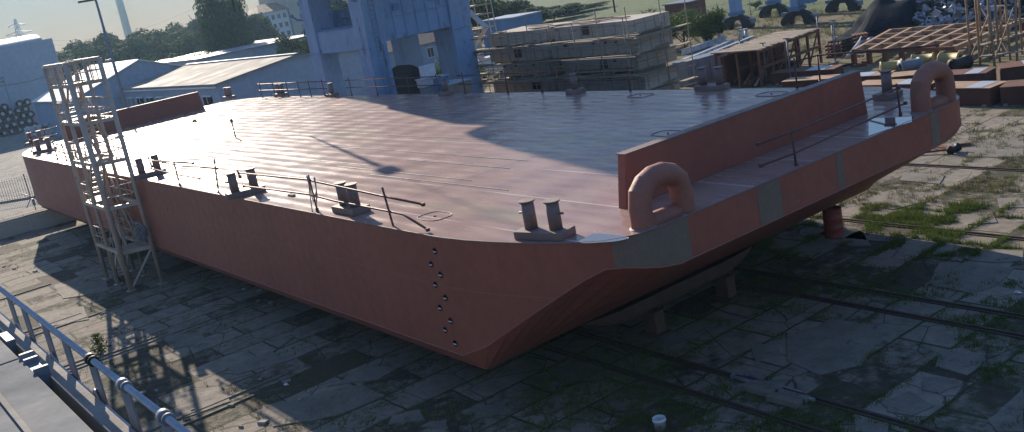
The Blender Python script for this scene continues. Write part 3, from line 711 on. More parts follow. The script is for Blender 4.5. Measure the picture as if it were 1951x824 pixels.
q=MB(); q.b2((-40,-1.2,CAMZ-2.57),(-9.42,1.10,CAMZ-2.51)); ob('deck_panel',q,M['deckgrey'],wk,bevel=.01)
q=MB(); q.b2((-8.8,.75,CAMZ-2.499),(-3.0,.79,CAMZ-2.48)); ob('deck_seam_bar',q,M['cream'],wk)
# fork fastener between panel and beam
p=at(75,690,CAMZ-2.5); q=MB()
q.box((p.x,1.15,CAMZ-2.60),(.62,.10,.16)); q.box((p.x-.29,1.15,CAMZ-2.50),(.05,.12,.08)); q.box((p.x+.29,1.15,CAMZ-2.50),(.05,.12,.08)); q.box((p.x-.12,1.15,CAMZ-2.50),(.05,.12,.06))
ob('panel_latch',q,M['steelgrey'],wk,bevel=.006)
p=at(10,640,CAMZ-2.5); q=MB(); q.box((p.x,1.16,CAMZ-2.58),(.4,.08,.14)); ob('panel_latch',q,M['steelgrey'],wk,bevel=.006)
# ------------------------------------------------------------------ portal crane with its machinery above the frame
ZS=1.152
_ob=ob
def ob(name,mb,mats,parent=None,**k):
    if parent is cr and zshift:
        mb.v=[Vector((v.x,v.y,v.z+1.152 if v.z>1.19 else v.z)) for v in mb.v]
    return _ob(name,mb,mats,parent,**k)
zshift=True
cr=thing('portal_crane','big faded blue portal crane standing beyond the far deck edge','crane',(-67,38.5,0))
def taper(mb,x0,x1,y0,y1,z0,z1,X0,X1,Y0,Y1): # box bottom / top
    vs=[(x0,y0,z0),(x1,y0,z0),(x1,y1,z0),(x0,y1,z0),(X0,Y0,z1),(X1,Y0,z1),(X1,Y1,z1),(X0,Y1,z1)]
    mb.add(vs,[(3,2,1,0),(4,5,6,7),(0,1,5,4),(1,2,6,5),(2,3,7,6),(3,0,4,7)])
legs=[(-71.6,-70.0,34.0,35.5),(-63.9,-62.3,34.0,35.5),(-65.0,-62.3,41.2,42.9),(-71.6,-70.0,41.2,42.9)]
for i,(a,b,c,d) in enumerate(legs):
    q=MB(); taper(q,a,b,c,d,.5,6.7,a,b,c,d); s=-.5 if i in(0,3) else 0; e=.0 if i in(0,3) else .35
    taper(q,a,b,c,d,6.7,11.3,a+s*.2,b+e,c-.0,d+.5)
    q.box(((a+b)/2,(c+d)/2,6.7),(b-a+.12,d-c+.12,.10)); q.box(((a+b)/2,(c+d)/2,3.2),(b-a+.08,d-c+.08,.08))
    o=ob('leg',q,M['craneblue'] if i in(0,1) else M['craneblue2'] if i==3 else M['craneblue'],cr,bevel=.03)
    q=MB(); q.box(((a+b)/2,(c+d)/2,.65),(3.4,1.0,.9)); q.box(((a+b)/2,(c+d)/2,1.15),(1.6,1.2,.3))
    for dx in (-1.2,-.4,.4,1.2): q.tube(((a+b)/2+dx,(c+d)/2-.25,.32),((a+b)/2+dx,(c+d)/2+.25,.32),.32,16)
    ob('bogie',q,M['black'],cr)
q=MB(); q.b2((-70.0,34.15,6.6),(-63.9,35.35,8.15)); q.b2((-70.0,34.12,8.15),(-63.9,35.38,8.22)); ob('sill_beam',q,M['craneblue'],cr,bevel=.02)
q=MB(); q.b2((-70.0,41.4,6.6),(-65,42.7,8.15)); ob('sill_beam',q,M['craneblue2'],cr,bevel=.02)
q=MB(); q.b2((-63.8,35.5,6.9),(-62.45,41.2,10.2)); ob('cross_girder',q,M['craneblue'],cr,bevel=.03)
q=MB(); q.b2((-71.5,35.5,6.9),(-70.1,41.2,9.6)); ob('cross_girder',q,M['craneblue2'],cr,bevel=.03)
# plates, brackets and stiffeners on the girder
for k in range(1,6): q=MB(); q.b2((-62.45,35.5+k*.95,6.95),(-62.38,35.56+k*.95,10.15)); ob('stiffener',q,M['craneblue'],cr)
q=MB(); q.b2((-62.45,35.6,8.5),(-62.36,41.1,8.58)); ob('stiffener',q,M['craneblue'],cr)
for y,z in ((36.6,8.9),(38.4,9.3),(39.6,9.1)):
    q=MB(); q.b2((-62.37,y,z),(-62.30,y+.5,z+.45)); ob('inspection_plate',q,M['craneblue2'],cr,bevel=.01)
# platform with rail between the near legs
q=MB(); q.b2((-70.0,34.2,8.24),(-63.9,36.5,8.32)); ob('platform',q,M['craneblue2'],cr)
q=MB()
for h in (.55,1.1): q.tube((-70,36.4,8.3+h),(-63.9,36.4,8.3+h),.03,6)
for k in range(9): x=-69.8+k*.72; q.tube((x,36.4,8.3),(x,36.4,9.4),.025,6)
ob('platform_rail',q,M['steelgrey'],cr)
q=MB(); q.box((-66,35.0,11.15),(12.5,1.6,.5)); q.box((-66,42,11.15),(12.5,1.6,.5)); q.box((-70.8,38.5,11.15),(1.6,7.4,.5)); q.box((-63,38.5,11.15),(1.6,7.4,.5)); ob('portal_ring',q,M['craneblue'],cr)
# lamps and walkway on the portal
for (x,y,z) in ((-62.2,35.3,10.0),(-62.0,38.5,10.45)):
    q=MB(); q.box((x,y,z),(.5,1.0,.14)); q.box((x-.3,y,z+.1),(.2,.12,.12)); ob('flood_lamp',q,M['white'],cr)
for (x,y,z) in ((-71.7,33.8,9.3),(-64.2,33.85,9.9),(-62.6,33.9,10.0)):
    q=MB(); q.path([(x+.1,y+.2,z),(x-.1,y-.1,z+.05),(x-.35,y-.25,z+.3)],.07,8); q.lathe([(.05,0),(.16,.18),(.17,.2),(.0,.2)],c=(x-.4,y-.28,z+.3),n=12,M=Matrix.Rotation(R(-50),3,'Y')); ob('bracket_lamp',q,M['craneblue2'],cr)
# cable ladder on the near leg
q=MB()
for dx in (-.2,.2): q.bar((-62.28,34.75+dx,1.2),(-62.0+.02,34.75+dx,10.8),.04,.04)
for k in range(30): q.box((-62.27+.008*k,34.75,1.2+k*.32),(.03,.4,.03))
ob('ladder',q,M['craneblue2'],cr)
q=MB(); q.tube((-62.24,35.2,1),(-62.24,35.2,6.8),.05,6); q.tube((-62.24,34.2,1),(-62.24,34.2,6.8),.035,6); ob('conduit',q,M['craneblue'],cr)
# machine house, slewing platform and jib (above the picture, unseen, shaped to throw the big deck shadow)
zshift=False
q=MB(); q.lathe([(2.6,12.4),(2.6,14.3)],c=(-66,37,0),n=28); ob('slew_column',q,M['black'],cr)
q=MB(); q.prism([(-73,33.9),(-71.5,33.0),(-61,32.9),(-60,33.6),(-60,40.2),(-73,40.2)],14.2,19.6); ob('machine_house',q,M['craneblue'],cr,bevel=.5)
q=MB(); q.prism([(-70,31.8),(-66,30.5),(-61,30.4),(-59.6,32),(-60,41.2),(-66,41.2),(-71,40.5)],19.5,28.5); ob('upper_shade_house',q,M['craneblue2'],cr,bevel=.5)  # unseen upper house block, outline shaped after the deck shadow's edge
q=MB(); q.add([(-94,39.0,16.6),(-94,43.2,16.6),(-72.8,39.4,14.5),(-72.8,33.9,14.5),(-94,39.0,18.4),(-94,43.2,18.4),(-72.8,39.4,17.3),(-72.8,33.9,17.3)],[(0,1,2,3),(7,6,5,4),(0,4,5,1),(1,5,6,2),(2,6,7,3),(3,7,4,0)]); ob('shade_arm',q,M['craneblue'],cr)  # unseen solid arm added to shade the far strip of the deck
hk=D(740,325)+SUN*34.0  # unseen hook and sling, set up-sun to cast the spot and tail on deck
q=MB()
for dy in (-.7,.7):
    q.bar((-64,31+dy,27),(hk.x,hk.y+dy*.2,36),.22,.22)
ob('jib',q,M['craneblue'],cr)
q=MB(); q.tube((hk.x,hk.y,hk.z+1.2),(hk.x,hk.y,36.0),.03,6); ob('hoist_rope',q,M['black'],cr)
q=MB(); q.box(hk,(.55,.8,.75)); ob('hook_block',q,M['black'],cr,bevel=.2)
q=MB(); q.tube(hk+Vector((0,0,-.5)),hk+Vector((0,0,-2.2)),.15,8,.1); q.tube(hk+Vector((0,0,-2.2)),hk+Vector((0,0,-6.0)),.11,8,.05); ob('shadow_sling',q,M['black'],cr)
# things at the crane's feet
p=at(792,178); 
cd=thing('cable_drum','large black cable drum between the crane legs','cable drum',(-65.5,38.2,0))
q=MB(); q.lathe([(.0,-.55),(1.45,-.55),(1.5,-.5),(1.45,-.42),(1.1,-.4),(1.1,.4),(1.45,.42),(1.5,.5),(1.45,.55),(.0,.55)],c=(-65.5,38.2,4.4),n=28,M=Matrix.Rotation(R(90),3,'Y')); ob('reel',q,M['black'],cd)
q=MB(); q.b2((-66.3,37.6,0),(-64.7,38.8,3.2)); ob('stand',q,M['steelgrey'],cd)
jb=thing('junction_box','pale grey electrical box on a post beside the cable drum','electrical box',(-58.5,37.9,0))
p=atx(815,138,-58.5)
q=MB(); q.box((-58.5,p.y,p.z),(.45,1.05,1.0)); ob('cabinet',q,M['white'],jb,bevel=.03); q=MB(); q.tube((-58.5,p.y+.1,0),(-58.5,p.y+.1,p.z-.4),.12,10); ob('post',q,M['steelgrey'],jb)
for i,(px,py,w_,h_,m_,lb) in enumerate(((835,160,1.1,1.5,'craneblue2','blue steel cabinet at the crane foot'),(862,168,1.9,1.3,'wood','brown timber crate beside the blue cabinet'),(808,150,.8,.5,'lightbeam','small pale steel tray by the cable drum'))):
    p=atx(px,py,-57.5+i*.3); t=thing(['tool_cabinet','timber_crate','steel_tray'][i],lb,['cabinet','crate','tray'][i],(p.x,p.y,0))
    q=MB(); q.box((p.x,p.y,p.z-.3),(w_,w_*1.0,h_)); ob('body',q,M[m_],t,bevel=.02); q=MB(); q.box((p.x,p.y,p.z-.3+h_/2+.04),(w_+.1,w_*1.0+.1,.07)); ob('lid',q,M['lightbeam'],t)
    if p.z-.3-h_/2>.05: q=MB(); q.b2((p.x-w_*.4,p.y-w_*.4,0),(p.x+w_*.4,p.y+w_*.4,p.z-.3-h_/2)); ob('plinth',q,M['steelgrey'],t)
# ------------------------------------------------------------------ trees
def crown_mesh(name,seed,n,leaf,clumps,shape=(1,1,1),core=.25):
    rnd=random.Random(seed); vs=[];fs=[]
    cl=[]
    for i in range(clumps):
        while True:
            p=Vector((rnd.uniform(-1,1),rnd.uniform(-1,1),rnd.uniform(-1,1)))
            if p.length<1: break
        p=p*(.45+.4*rnd.random()); cl.append((p,rnd.uniform(.22,.42)))
    for i in range(n):
        c,r=cl[rnd.randrange(clumps)]
        d=Vector((rnd.gauss(0,1),rnd.gauss(0,1),rnd.gauss(0,1))).normalized()
        p=c+d*r*(.65+.4*rnd.random()); p=Vector((p.x*shape[0],p.y*shape[1],p.z*shape[2]))
        a=Vector((rnd.gauss(0,1),rnd.gauss(0,1),rnd.gauss(0,1)));a=(a.cross(d)+d*.4*rnd.gauss(0,1)).normalized(); b=a.cross(d).normalized(); s=leaf*rnd.uniform(.5,1.3)
        o=len(vs); vs+=[p-a*s,p-b*s*.7,p+a*s,p+b*s*.7]; fs.append((o,o+1,o+2,o+3))
    me=bpy.data.meshes.new(name); me.from_pydata([tuple(v) for v in vs],[],fs); me.update(); return me
CM={}
for i in range(5):
    CM['round%d'%i]=crown_mesh('crown_round',10+i,5200,.055,26,(1,1,.9))
for i in range(2): CM['tall%d'%i]=crown_mesh('crown_tall',30+i,9000,.042,40,(.85,.85,1.15))
for i in range(3): CM['bush%d'%i]=crown_mesh('crown_bush',50+i,3600,.05,22,(1,1,.7))
def tree(loc,h,w,kind,mt,name,label,group=None,trunk=.3,cat='tree'):
    t=thing(name,label,cat,(loc[0],loc[1],0),random.uniform(0,6),group)
    ch=h*(1-trunk)/2/.92; cz=h-ch*.95
    q=MB(); r=max(.08,h*.022); rnd=random.Random(int(abs(loc[0]*7+loc[1]*3)))
    top_=Vector((rnd.uniform(-.05,.05)*h,0,cz+ch*.3)); q.path([(0,0,-.2),(0,0,h*trunk*.6),(top_.x*.5,0,(cz+h*trunk)/2),top_],[r*1.3,r,r*.7,r*.2],7)
    for k in range(5):
        a=2*PI*k/5+rnd.random(); s=Vector((0,0,h*trunk*.8+k*.05*h)); q.path([s,s+Vector((math.cos(a)*w*.25,math.sin(a)*w*.25,ch*.5)),s+Vector((math.cos(a)*w*.38,math.sin(a)*w*.38,ch*.9))],[r*.5,r*.3,r*.1],5)
    ob('trunk',q,M['bark'],t,world=False)
    me=CM[kind].copy() if False else CM[kind]
    c=bpy.data.objects.new('crown',me); col.objects.link(c); c.parent=t; c.location=(0,0,cz); c.scale=(w/2,w/2,ch)
    if not me.materials: me.materials.append(None)
    c.material_slots[0].link='OBJECT'; c.material_slots[0].material=mt
    return t
def along(px,dist,py=60):   # ground point seen at picture column px, that many metres away
    d=_ray(px,py); v=Vector((d.x,d.y,0)).normalized(); return v*dist
rnd=random.Random(11)
# forest row, far
TR='trees of the wood behind the sheds'
zt=lambda px,py,p: hat(p,px,py)
fk=0
for row,(d0,n_) in enumerate(((285,15),(262,17),(240,17))):
    for k in range(n_):
        px=92+k*25+row*9+rnd.uniform(-6,6)
        if px>482: continue
        tops=[(90,96),(130,76),(160,66),(185,58),(215,70),(238,58),(262,46),(300,56),(330,42),(360,36),(400,30),(440,20),(470,10),(490,2),(530,10)]
        ty_=next((tops[i][1]+(tops[i+1][1]-tops[i][1])*(px-tops[i][0])/(tops[i+1][0]-tops[i][0]) for i in range(len(tops)-1) if tops[i][0]<=px<=tops[i+1][0]),60)
        py=ty_+row*9+rnd.uniform(-3,7); p=along(px+.25*30,d0+rnd.uniform(-8,8)); h=max(5,hat(p,px,py)); p.z=0
        tree(p,h*1.06,11+rnd.uniform(0,5),'round%d'%((k+row*2)%5),M['leafdark'] if rnd.random()<.8 else M['leaf'],'woodland_tree','dark tree of the wood behind the sheds',TR,trunk=.08)
p=along(418,190,60); tree(p,hat(p,400,-40),12.0,'tall0',M['leafdark'],'poplar_tree','very tall dense dark tree reaching above the picture behind the long shed',None,trunk=.08)
p=along(448,188,60); tree(p,hat(p,440,-8),9,'tall1',M['leafdark'],'poplar_tree','dark tree leaning on the right side of the tallest tree',None,trunk=.08)
for k,(px,py,d,w_,m_,lb) in enumerate(((265,92,190,9,'leaf','round green bush left of the lamp glints behind the white shed'),(300,100,185,10,'leaf','wide mid green bush over the long shed ridge'),(330,85,195,11,'leafdark','dark round bush between the pale bushes and the tall tree'),(362,92,180,8,'leafbright','bright green bush at the foot of the tallest tree'),(395,78,178,8,'leafbright','light green bush right before the tallest tree'),(470,70,200,9,'leafbright','light green bush left of the white office block'))):
    p=along(px,d); tree(p,max(3.5,hat(p,px,py)),w_,'bush%d'%(k%3),M[m_],'bush',lb,None,trunk=.05,cat='bush')
p=along(545,165); tree(p,hat(p,545,58),6,'round1',M['leaf'],'young_tree','young green tree before the white office block',None,trunk=.2)
p=along(590,150); tree(p,hat(p,586,62),5,'round2',M['leafdark'],'young_tree','dark young tree half behind the crane leg',None,trunk=.2)
for k,(px,py,d,w_) in enumerate(((625,-20,150,9),(655,-15,150,8))):
    p=along(px,d); tree(p,hat(p,px,py),w_,'round%d'%k,M['leaf'],'young_tree',['sunlit tree seen through the left of the crane platform','sunlit tree seen through the right of the crane platform'][k],None,trunk=.15)
for k,(px,d,w_) in enumerate(((880,140,11),(905,150,12),(1010,170,14),(1060,190,14),(980,175,12),(940,170,12),(1110,200,14),(850,160,12),(800,170,12),(760,175,12))):
    p=along(px,d); tree(p,hat(p,px,-25 if px<900 else (6 if px>990 else -8)),w_,'round%d'%(k%5),M['leafdark'],'field_tree','dark tree at the far edge of the meadow','trees at the far edge of the meadow',trunk=.1)
for k,(px,py,d,w_,lb) in enumerate(((1255,2,108,6,'bright bush above the concrete stack, left one'),(1300,-4,104,6,'bright bush beside the rusty shed behind the stack'),(1345,0,100,5,'dark green bush behind the mesh fence'))):
    p=along(px,d); tree(p,hat(p,px,py),w_,'bush%d'%k,M['leafbright'] if k<2 else M['leaf'],'bush',lb,None,trunk=.05,cat='bush')
for k,(px,py,b_,w_) in enumerate(((1415,82,0,1.2),(1370,84,0,.9),(1440,18,0,2.2))):
    p=at(px,py,0); tree(p,.9+.4*(k==2),w_,'bush%d'%k,M['leafbright'],'shrub',['low weed shrub above the pale beams','small weed shrub at the left of the pale beams','weed shrub near the second crane bogies'][k],None,trunk=.05,cat='shrub')
# hedge behind the crane
hg=thing('hedge','clipped bright hedge seen through the crane legs','hedge',tuple(at(880,165,0)))
hp=[]
for px in (748,780,812,845,880):
    p=along(px,98 if px<800 else 96)
    hp.append(p); h=hat(p,px,118-(px-748)*.07)
    c=bpy.data.objects.new('foliage',CM['bush%d'%(len(hp)%3)]); col.objects.link(c); c.parent=hg; c.location=W(hg).inverted()@Vector((p.x,p.y,h*.45)); c.scale=(2.0,2.0,h*.72)
    c.material_slots.__len__() or CM['bush%d'%(len(hp)%3)].materials.append(None)
    c.material_slots[0].link='OBJECT'; c.material_slots[0].material=M['leafbright']
# little self-sown plant on the near side and beside the rail
p=at(193,672); t=thing('weed_plant','small leafy weed growing in the sun between tower shadows','plant',tuple(p)); q=MB(); rn_=random.Random(8)
for k in range(260):
    a=rn_.uniform(0,2*PI); z=rn_.uniform(.02,1.0); r=rn_.uniform(.05,.42)*(1.15-z*.8); c=Vector((math.cos(a)*r,math.sin(a)*r,z*.8)); s_=rn_.uniform(.03,.07); u=Vector((rn_.gauss(0,1),rn_.gauss(0,1),rn_.gauss(0,.6))).normalized(); v=u.cross(Vector((rn_.gauss(0,1),1,0))).normalized(); q.add([c-u*s_*1.4,c+v*s_*.6,c+u*s_*1.4,c-v*s_*.6],[(0,1,2,3)])
ob('foliage',q,M['leaf'],t,world=False,fix=False); q=MB()
for k in range(6): a=k*1.05; q.path([(0,0,0),(math.cos(a)*.1,math.sin(a)*.1,.35),(math.cos(a)*.28,math.sin(a)*.28,.65)],.008,4)
ob('stem',q,M['bark'],t,world=False)
# ------------------------------------------------------------------ buildings
def gable(name,label,x0,x1,y0,y1,ze,zr,wm,rm_,axis='x',over=.35,cat='building',xr=None):
    t=thing(name,label,cat,((x0+x1)/2,(y0+y1)/2,0))
    q=MB(); ym=(y0+y1)/2; vs=[(x0,y0,0),(x0,y1,0),(x0,y1,ze),(x0,ym,zr),(x0,y0,ze)]
    n_=len(vs); vs2=[(x1,b,c) for a,b,c in vs]
    q.add(vs+vs2,[(0,1,2,3,4),(9,8,7,6,5),(0,4,9,5),(1,6,7,2)]); ob('wall',q,wm,t)
    q=MB(); k=(zr-ze)/(ym-y0); e=over
    for s in(-1,1):
        yo=(y0-e if s<0 else y1+e); zo=ze-k*e; h=.14
        q.add([(x0-e,yo,zo),(x1+e,yo,zo),(x1+e,ym,zr),(x0-e,ym,zr),(x0-e,yo,zo+h),(x1+e,yo,zo+h),(x1+e,ym,zr+h),(x0-e,ym,zr+h)],[(0,1,2,3),(7,6,5,4),(0,4,5,1),(1,5,6,2),(3,2,6,7),(0,3,7,4)])
    ob('roof',q,rm_,t,bevel=0)
    return t
gb=gable('white_shed','pale blue shed with a wide white pitched roof beside the stair tower',*[v*1.1093 for v in (-145,-123.6,28.1,44.9,4.6,7.6)],M['greyclad2'],M['white_roof'])
lb_=gable('long_garage','long low garage with grey brown roof and dark door bays behind the far bulwark',*[v*1.1093 for v in (-122.6,-91.8,33.6,50.2,4.75,5.75)],M['greyclad2'],M['greyroof'])
q=MB(); q.box((-118.9,46.5,6.62),(35,.5,.1)); ob('ridge_cap',q,M['white'],lb_)
for k in range(8):
    x=-133.5+k*4.0; q=MB(); q.b2((x-1.25,37.16,.1),(x+1.25,37.3,4.0)); o=ob('door_bay',q,M['dark' if k%3 else 'steelgrey'],lb_); q=MB(); q.b2((x-1.3,37.08,4.0),(x+1.3,37.27,4.15)); q.b2((x-.04,37.1,.1),(x+.04,37.15,4.0)); ob('frame',q,M['white'],o)
q=MB(); q.b2((-136.4,36.75,4.95),(-101.4,36.9,5.1)); ob('gutter',q,M['white'],lb_)
# second flat shed behind with solar-like panels
fs=thing('rear_shed','dark flat roofed shed with glinting roof panels behind the white shed','building',(-166,66,0))
q=MB(); q.b2((-188,55,0),(-155,77,6.2)); ob('wall',q,M['greyclad'],fs); q=MB(); q.b2((-188.4,54.6,6.2),(-154.6,77.4,6.4)); ob('roof',q,M['steelgrey'],fs)
for k in range(4): q=MB(); q.box((-158,60+k*3.4,6.5),(2.6,2.4,.1),M=Matrix.Rotation(R(8),3,'Y')); ob('roof_panel',q,M['steelgrey'],fs)
# storage hall on the far left
xh=at(0,262,0).x
yh1=atx(121,150,xh).y; zh=atx(109,71,xh).z
hall=thing('storage_hall','huge grey storage hall on the far left with stacked tyres along its wall','building',(xh-20,yh1-40,0))
q=MB(); q.b2((xh-40,yh1-110,0),(xh,yh1,zh)); ob('wall',q,M['greyclad'],hall)
q=MB()
for k in range(1,40): y=yh1-k*1.25; q.b2((xh,y-.02,0),(xh+.015,y+.02,zh-.1))
q.b2((xh,yh1-60,zh-.25),(xh+.05,yh1+.02,zh)); q.b2((xh-.02,yh1-.25,0),(xh+.06,yh1+.03,zh)); ob('cladding_rib',q,M['greyclad2'],hall)
q=MB(); yv=atx(95,70,xh).y; n_=14; vs=[]
for k in range(n_+1): a=PI*k/n_; vs.append((xh-3-(1-math.cos(a))*9.0,zh-.1+math.sin(a)*1.4))
q.add([(x_,yv-110,z_) for x_,z_ in vs]+[(x_,yv-.6,z_) for x_,z_ in vs],[(k,k+1,n_+2+k,n_+1+k) for k in range(n_)]+[tuple(range(n_+1,2*n_+2))],True); ob('vaulted_roof',q,M['lightbeam'],hall)
q=MB(); p=atx(4,152,xh+.1); q.b2((xh,p.y-1.3,p.z-.45),(xh+.3,p.y+.3,p.z+.45)); ob('wall_lamp',q,M['steelgrey'],hall)
q=MB(); a=atx(0,165,xh+.06); b=atx(110,140,xh+.06); q.path([a,a.lerp(b,.5)-Vector((0,0,.25)),b],.03,5); ob('wall_cable',q,M['black'],hall)
# tyres stacked against the hall
ty=thing('tyre','black tyre in the stack against the storage hall','tyre',(0,0,0),0,'tyres stacked against the storage hall')
q=MB(); Mx=Matrix.Rotation(R(90),3,'Y')
q.lathe([(.30,-.16),(.52,-.17),(.60,-.10),(.60,.10),(.52,.17),(.30,.16),(.28,0),(.30,-.16)],n=18,M=Mx); ob('tread',q,M['rubber'],ty,world=False)
q=MB(); q.lathe([(.0,.05),(.12,.06),(.25,.0),(.31,.08)],n=14,M=Mx); ob('rim',q,M['lightbeam'],ty,world=False)
first=True; ye=atx(62,236,xh+1).y
ztop=atx(30,222,xh+1).z
rnd=random.Random(5)
for r_ in range(5):
    for c_ in range(14):
        y=ye+.2-c_*1.16-(r_%2)*.5+rnd.uniform(-.05,.05); z=.6+r_*.98
        if rnd.random()<.12 and r_==4: continue
        o=ty if first else dup(ty); first=False
        o.location=(xh+1.0+rnd.uniform(-.1,.1),y,z); o.rotation_euler=(rnd.uniform(0,6),0,rnd.uniform(-.15,.15))
# white office block
ox=-256; oy=110
of=thing('office_block','tall white office block with rows of windows left of the crane','building',(ox-8,oy+10,0))
z1=hat(Vector((ox,oy,0)),490,27)
y2=atx(560,60,ox).y; y3=atx(612,60,ox).y
q=MB(); q.b2((ox-14,oy,0),(ox,y2,z1)); ob('wall',q,M['white'],of)
q=MB(); q.b2((ox-18,y2-.2,0),(ox+.6,y3+8,z1+6.5)); ob('wall',q,M['beige'],of)
q=MB(); q.add([(ox+.6,oy-.6,z1),(ox+.6,y2-.2,z1),(ox-14.6,y2-.2,z1),(ox-14.6,oy-.6,z1),(ox-7,oy+2.5,z1+2.2),(ox-7,y2-.2,z1+2.2)],[(0,1,5,4),(2,3,4,5),(3,0,4),(0,3,2,1)]); ob('roof',q,M['redroof'],of)
q=MB(); ym=(y2+y3+8)/2; q.add([(ox+.9,y2-.6,z1+6.5),(ox+.9,y3+8.4,z1+6.5),(ox-18,y3+8.4,z1+6.5),(ox-18,y2-.6,z1+6.5),(ox+.9,ym,z1+10),(ox-18,ym,z1+10)],[(0,4,5,3),(1,2,5,4),(0,1,4),(2,3,5),(0,3,2,1)]); ob('roof',q,M['greyroof'],of)
ncol=4; nrow=4
for r_ in range(nrow):
    for c_ in range(ncol):
        y=oy+1.2+c_*(y2-oy-1.6)/ncol; z=1.6+r_*(z1-1.5)/nrow
        q=MB(); q.b2((ox,y,z),(ox+.05,y+1.0,z+1.35)); o=ob('window',q,M['lightbeam'],of); q=MB(); q.b2((ox+.02,y+.1,z+.1),(ox+.07,y+.45,z+1.25)); q.b2((ox+.02,y+.55,z+.1),(ox+.07,y+.9,z+1.25)); ob('pane',q,M['glass'],o)
for r_ in range(4):
    z=1.6+r_*3.1; y=y2+2.4; q=MB(); q.b2((ox+.6,y,z),(ox+.65,y+1.5,z+1.4)); o=ob('window',q,M['lightbeam'],of); q=MB(); q.b2((ox+.62,y+.12,z+.1),(ox+.68,y+.7,z+1.3)); q.b2((ox+.62,y+.8,z+.1),(ox+.68,y+1.38,z+1.3)); ob('pane',q,M['glass'],o)
q=MB(); q.tube((ox+.15,y2-.4,0),(ox+.15,y2-.4,z1),.1,6); ob('downpipe',q,M['steelgrey'],of)
# blue-grey building with brown roof behind the crane, seen through the legs
bx=-112; A=atx(740,120,bx); B=atx(872,100,bx); C=atx(850,62,bx-6); zz=atx(840,75,bx).z; zr=atx(840,55,bx-5).z
bb=thing('blue_annex','blue grey building with brown tiled roof seen through the crane legs','building',(bx-5,(A.y+B.y)/2,0))
q=MB(); q.b2((bx-12,A.y-3,0),(bx,B.y+4,zz)); ob('wall',q,M['greyclad'],bb)
q=MB(); q.add([(bx+.5,A.y-3.4,zz-.1),(bx+.5,B.y+4.4,zz-.1),(bx-6,B.y+4.4,zr+1.2),(bx-6,A.y-3.4,zr+1.2),(bx-12.5,A.y-3.4,zz-.1),(bx-12.5,B.y+4.4,zz-.1)],[(0,1,2,3),(3,2,5,4),(0,3,4),(1,5,2),(0,4,5,1)]); ob('roof',q,M['redroof'],bb)
for px in (763,775,820,838,856):
    p=atx(px,100-(px-760)*.12+6,bx); q=MB(); q.b2((bx,p.y-.55,p.z-.8),(bx+.06,p.y+.55,p.z+.6)); o=ob('window',q,M['white'],bb); q=MB(); q.b2((bx+.03,p.y-.45,p.z-.7),(bx+.08,p.y-.04,p.z+.5)); q.b2((bx+.03,p.y+.04,p.z-.7),(bx+.08,p.y+.45,p.z+.5)); ob('pane',q,M['glass'],o)
# blue container building and white tent behind the scaffold at the meadow
p=at(985,50,0); cb=thing('site_container','blue site container with a pale top beyond the scaffold stair','container',(p.x,p.y,0),R(0))
x_=-95; a=atx(985,62,x_); b=atx(1035,50,x_); z_=atx(1000,30,x_).z
q=MB(); q.b2((x_-7,a.y,0),(x_,b.y,z_)); ob('wall',q,M['craneblue2'],cb); q=MB(); q.b2((x_-7.1,a.y-.1,z_),(x_+.1,b.y+.1,z_+.12)); ob('roof',q,M['lightbeam'],cb); 
x_=-90; a=atx(925,80,x_); b=atx(975,72,x_); z_=atx(945,66,x_).z
tn=thing('white_van','white van parked behind the scaffold stair','van',((x_-2),(a.y+b.y)/2,0),R(90))
def van(t,L=5.0,Wd=1.95,H=2.2,body='plasticwhite'):
    q=MB(); pr=[(-L/2,.35),(-L/2,H-.1),(-L/2+.1,H),(L/2-1.5,H),(L/2-.95,H*.62),(L/2-.1,H*.5),(L/2,.4)]
    q.add([(x,-Wd/2,z) for x,z in pr]+[(x,Wd/2,z) for x,z in pr],[tuple(range(7)),tuple(range(13,6,-1))]+[(k,(k+1)%7,7+(k+1)%7,7+k) for k in range(7)]); b_=ob('body',q,M[body],t,world=False,bevel=.06)
    q=MB(); q.box((L/2-1.16,0,H*.81),(.06,Wd-.25,H*.3),M=Matrix.Rotation(R(-34),3,'Y'))
    for s in(-1,1): q.box((L/2-1.9,s*(Wd/2+.003),H*.74),(.9,.02,H*.26))
    q.box((-L/2-.003,0,H*.72),(.02,Wd-.4,H*.3)); ob('window',q,M['glass'],t,world=False)
    for x in(-L/2+.9,L/2-.9):
        for s in(-1,1): q=MB(); q.tube((x,s*(Wd/2-.18),.34),(x,s*(Wd/2+.02),.34),.34,16); o=ob('wheel',q,M['rubber'],t,world=False); q=MB(); q.tube((x,s*(Wd/2+.02),.34),(x,s*(Wd/2+.03),.34),.2,12); ob('rim',q,M['steel'],o,world=False)
    for s in(-1,1): q=MB(); q.box((L/2-.03,s*(Wd/2-.25),.85),(.08,.3,.2)); ob('headlight',q,M['lightbeam'],t,world=False)
van(tn)
p=at(82,262,0); cv=thing('parked_van','pale van parked before the white shed by the far railing','van',(p.x+1,p.y,0),R(80)); van(cv,4.6,1.9,1.9,'lightbeam')
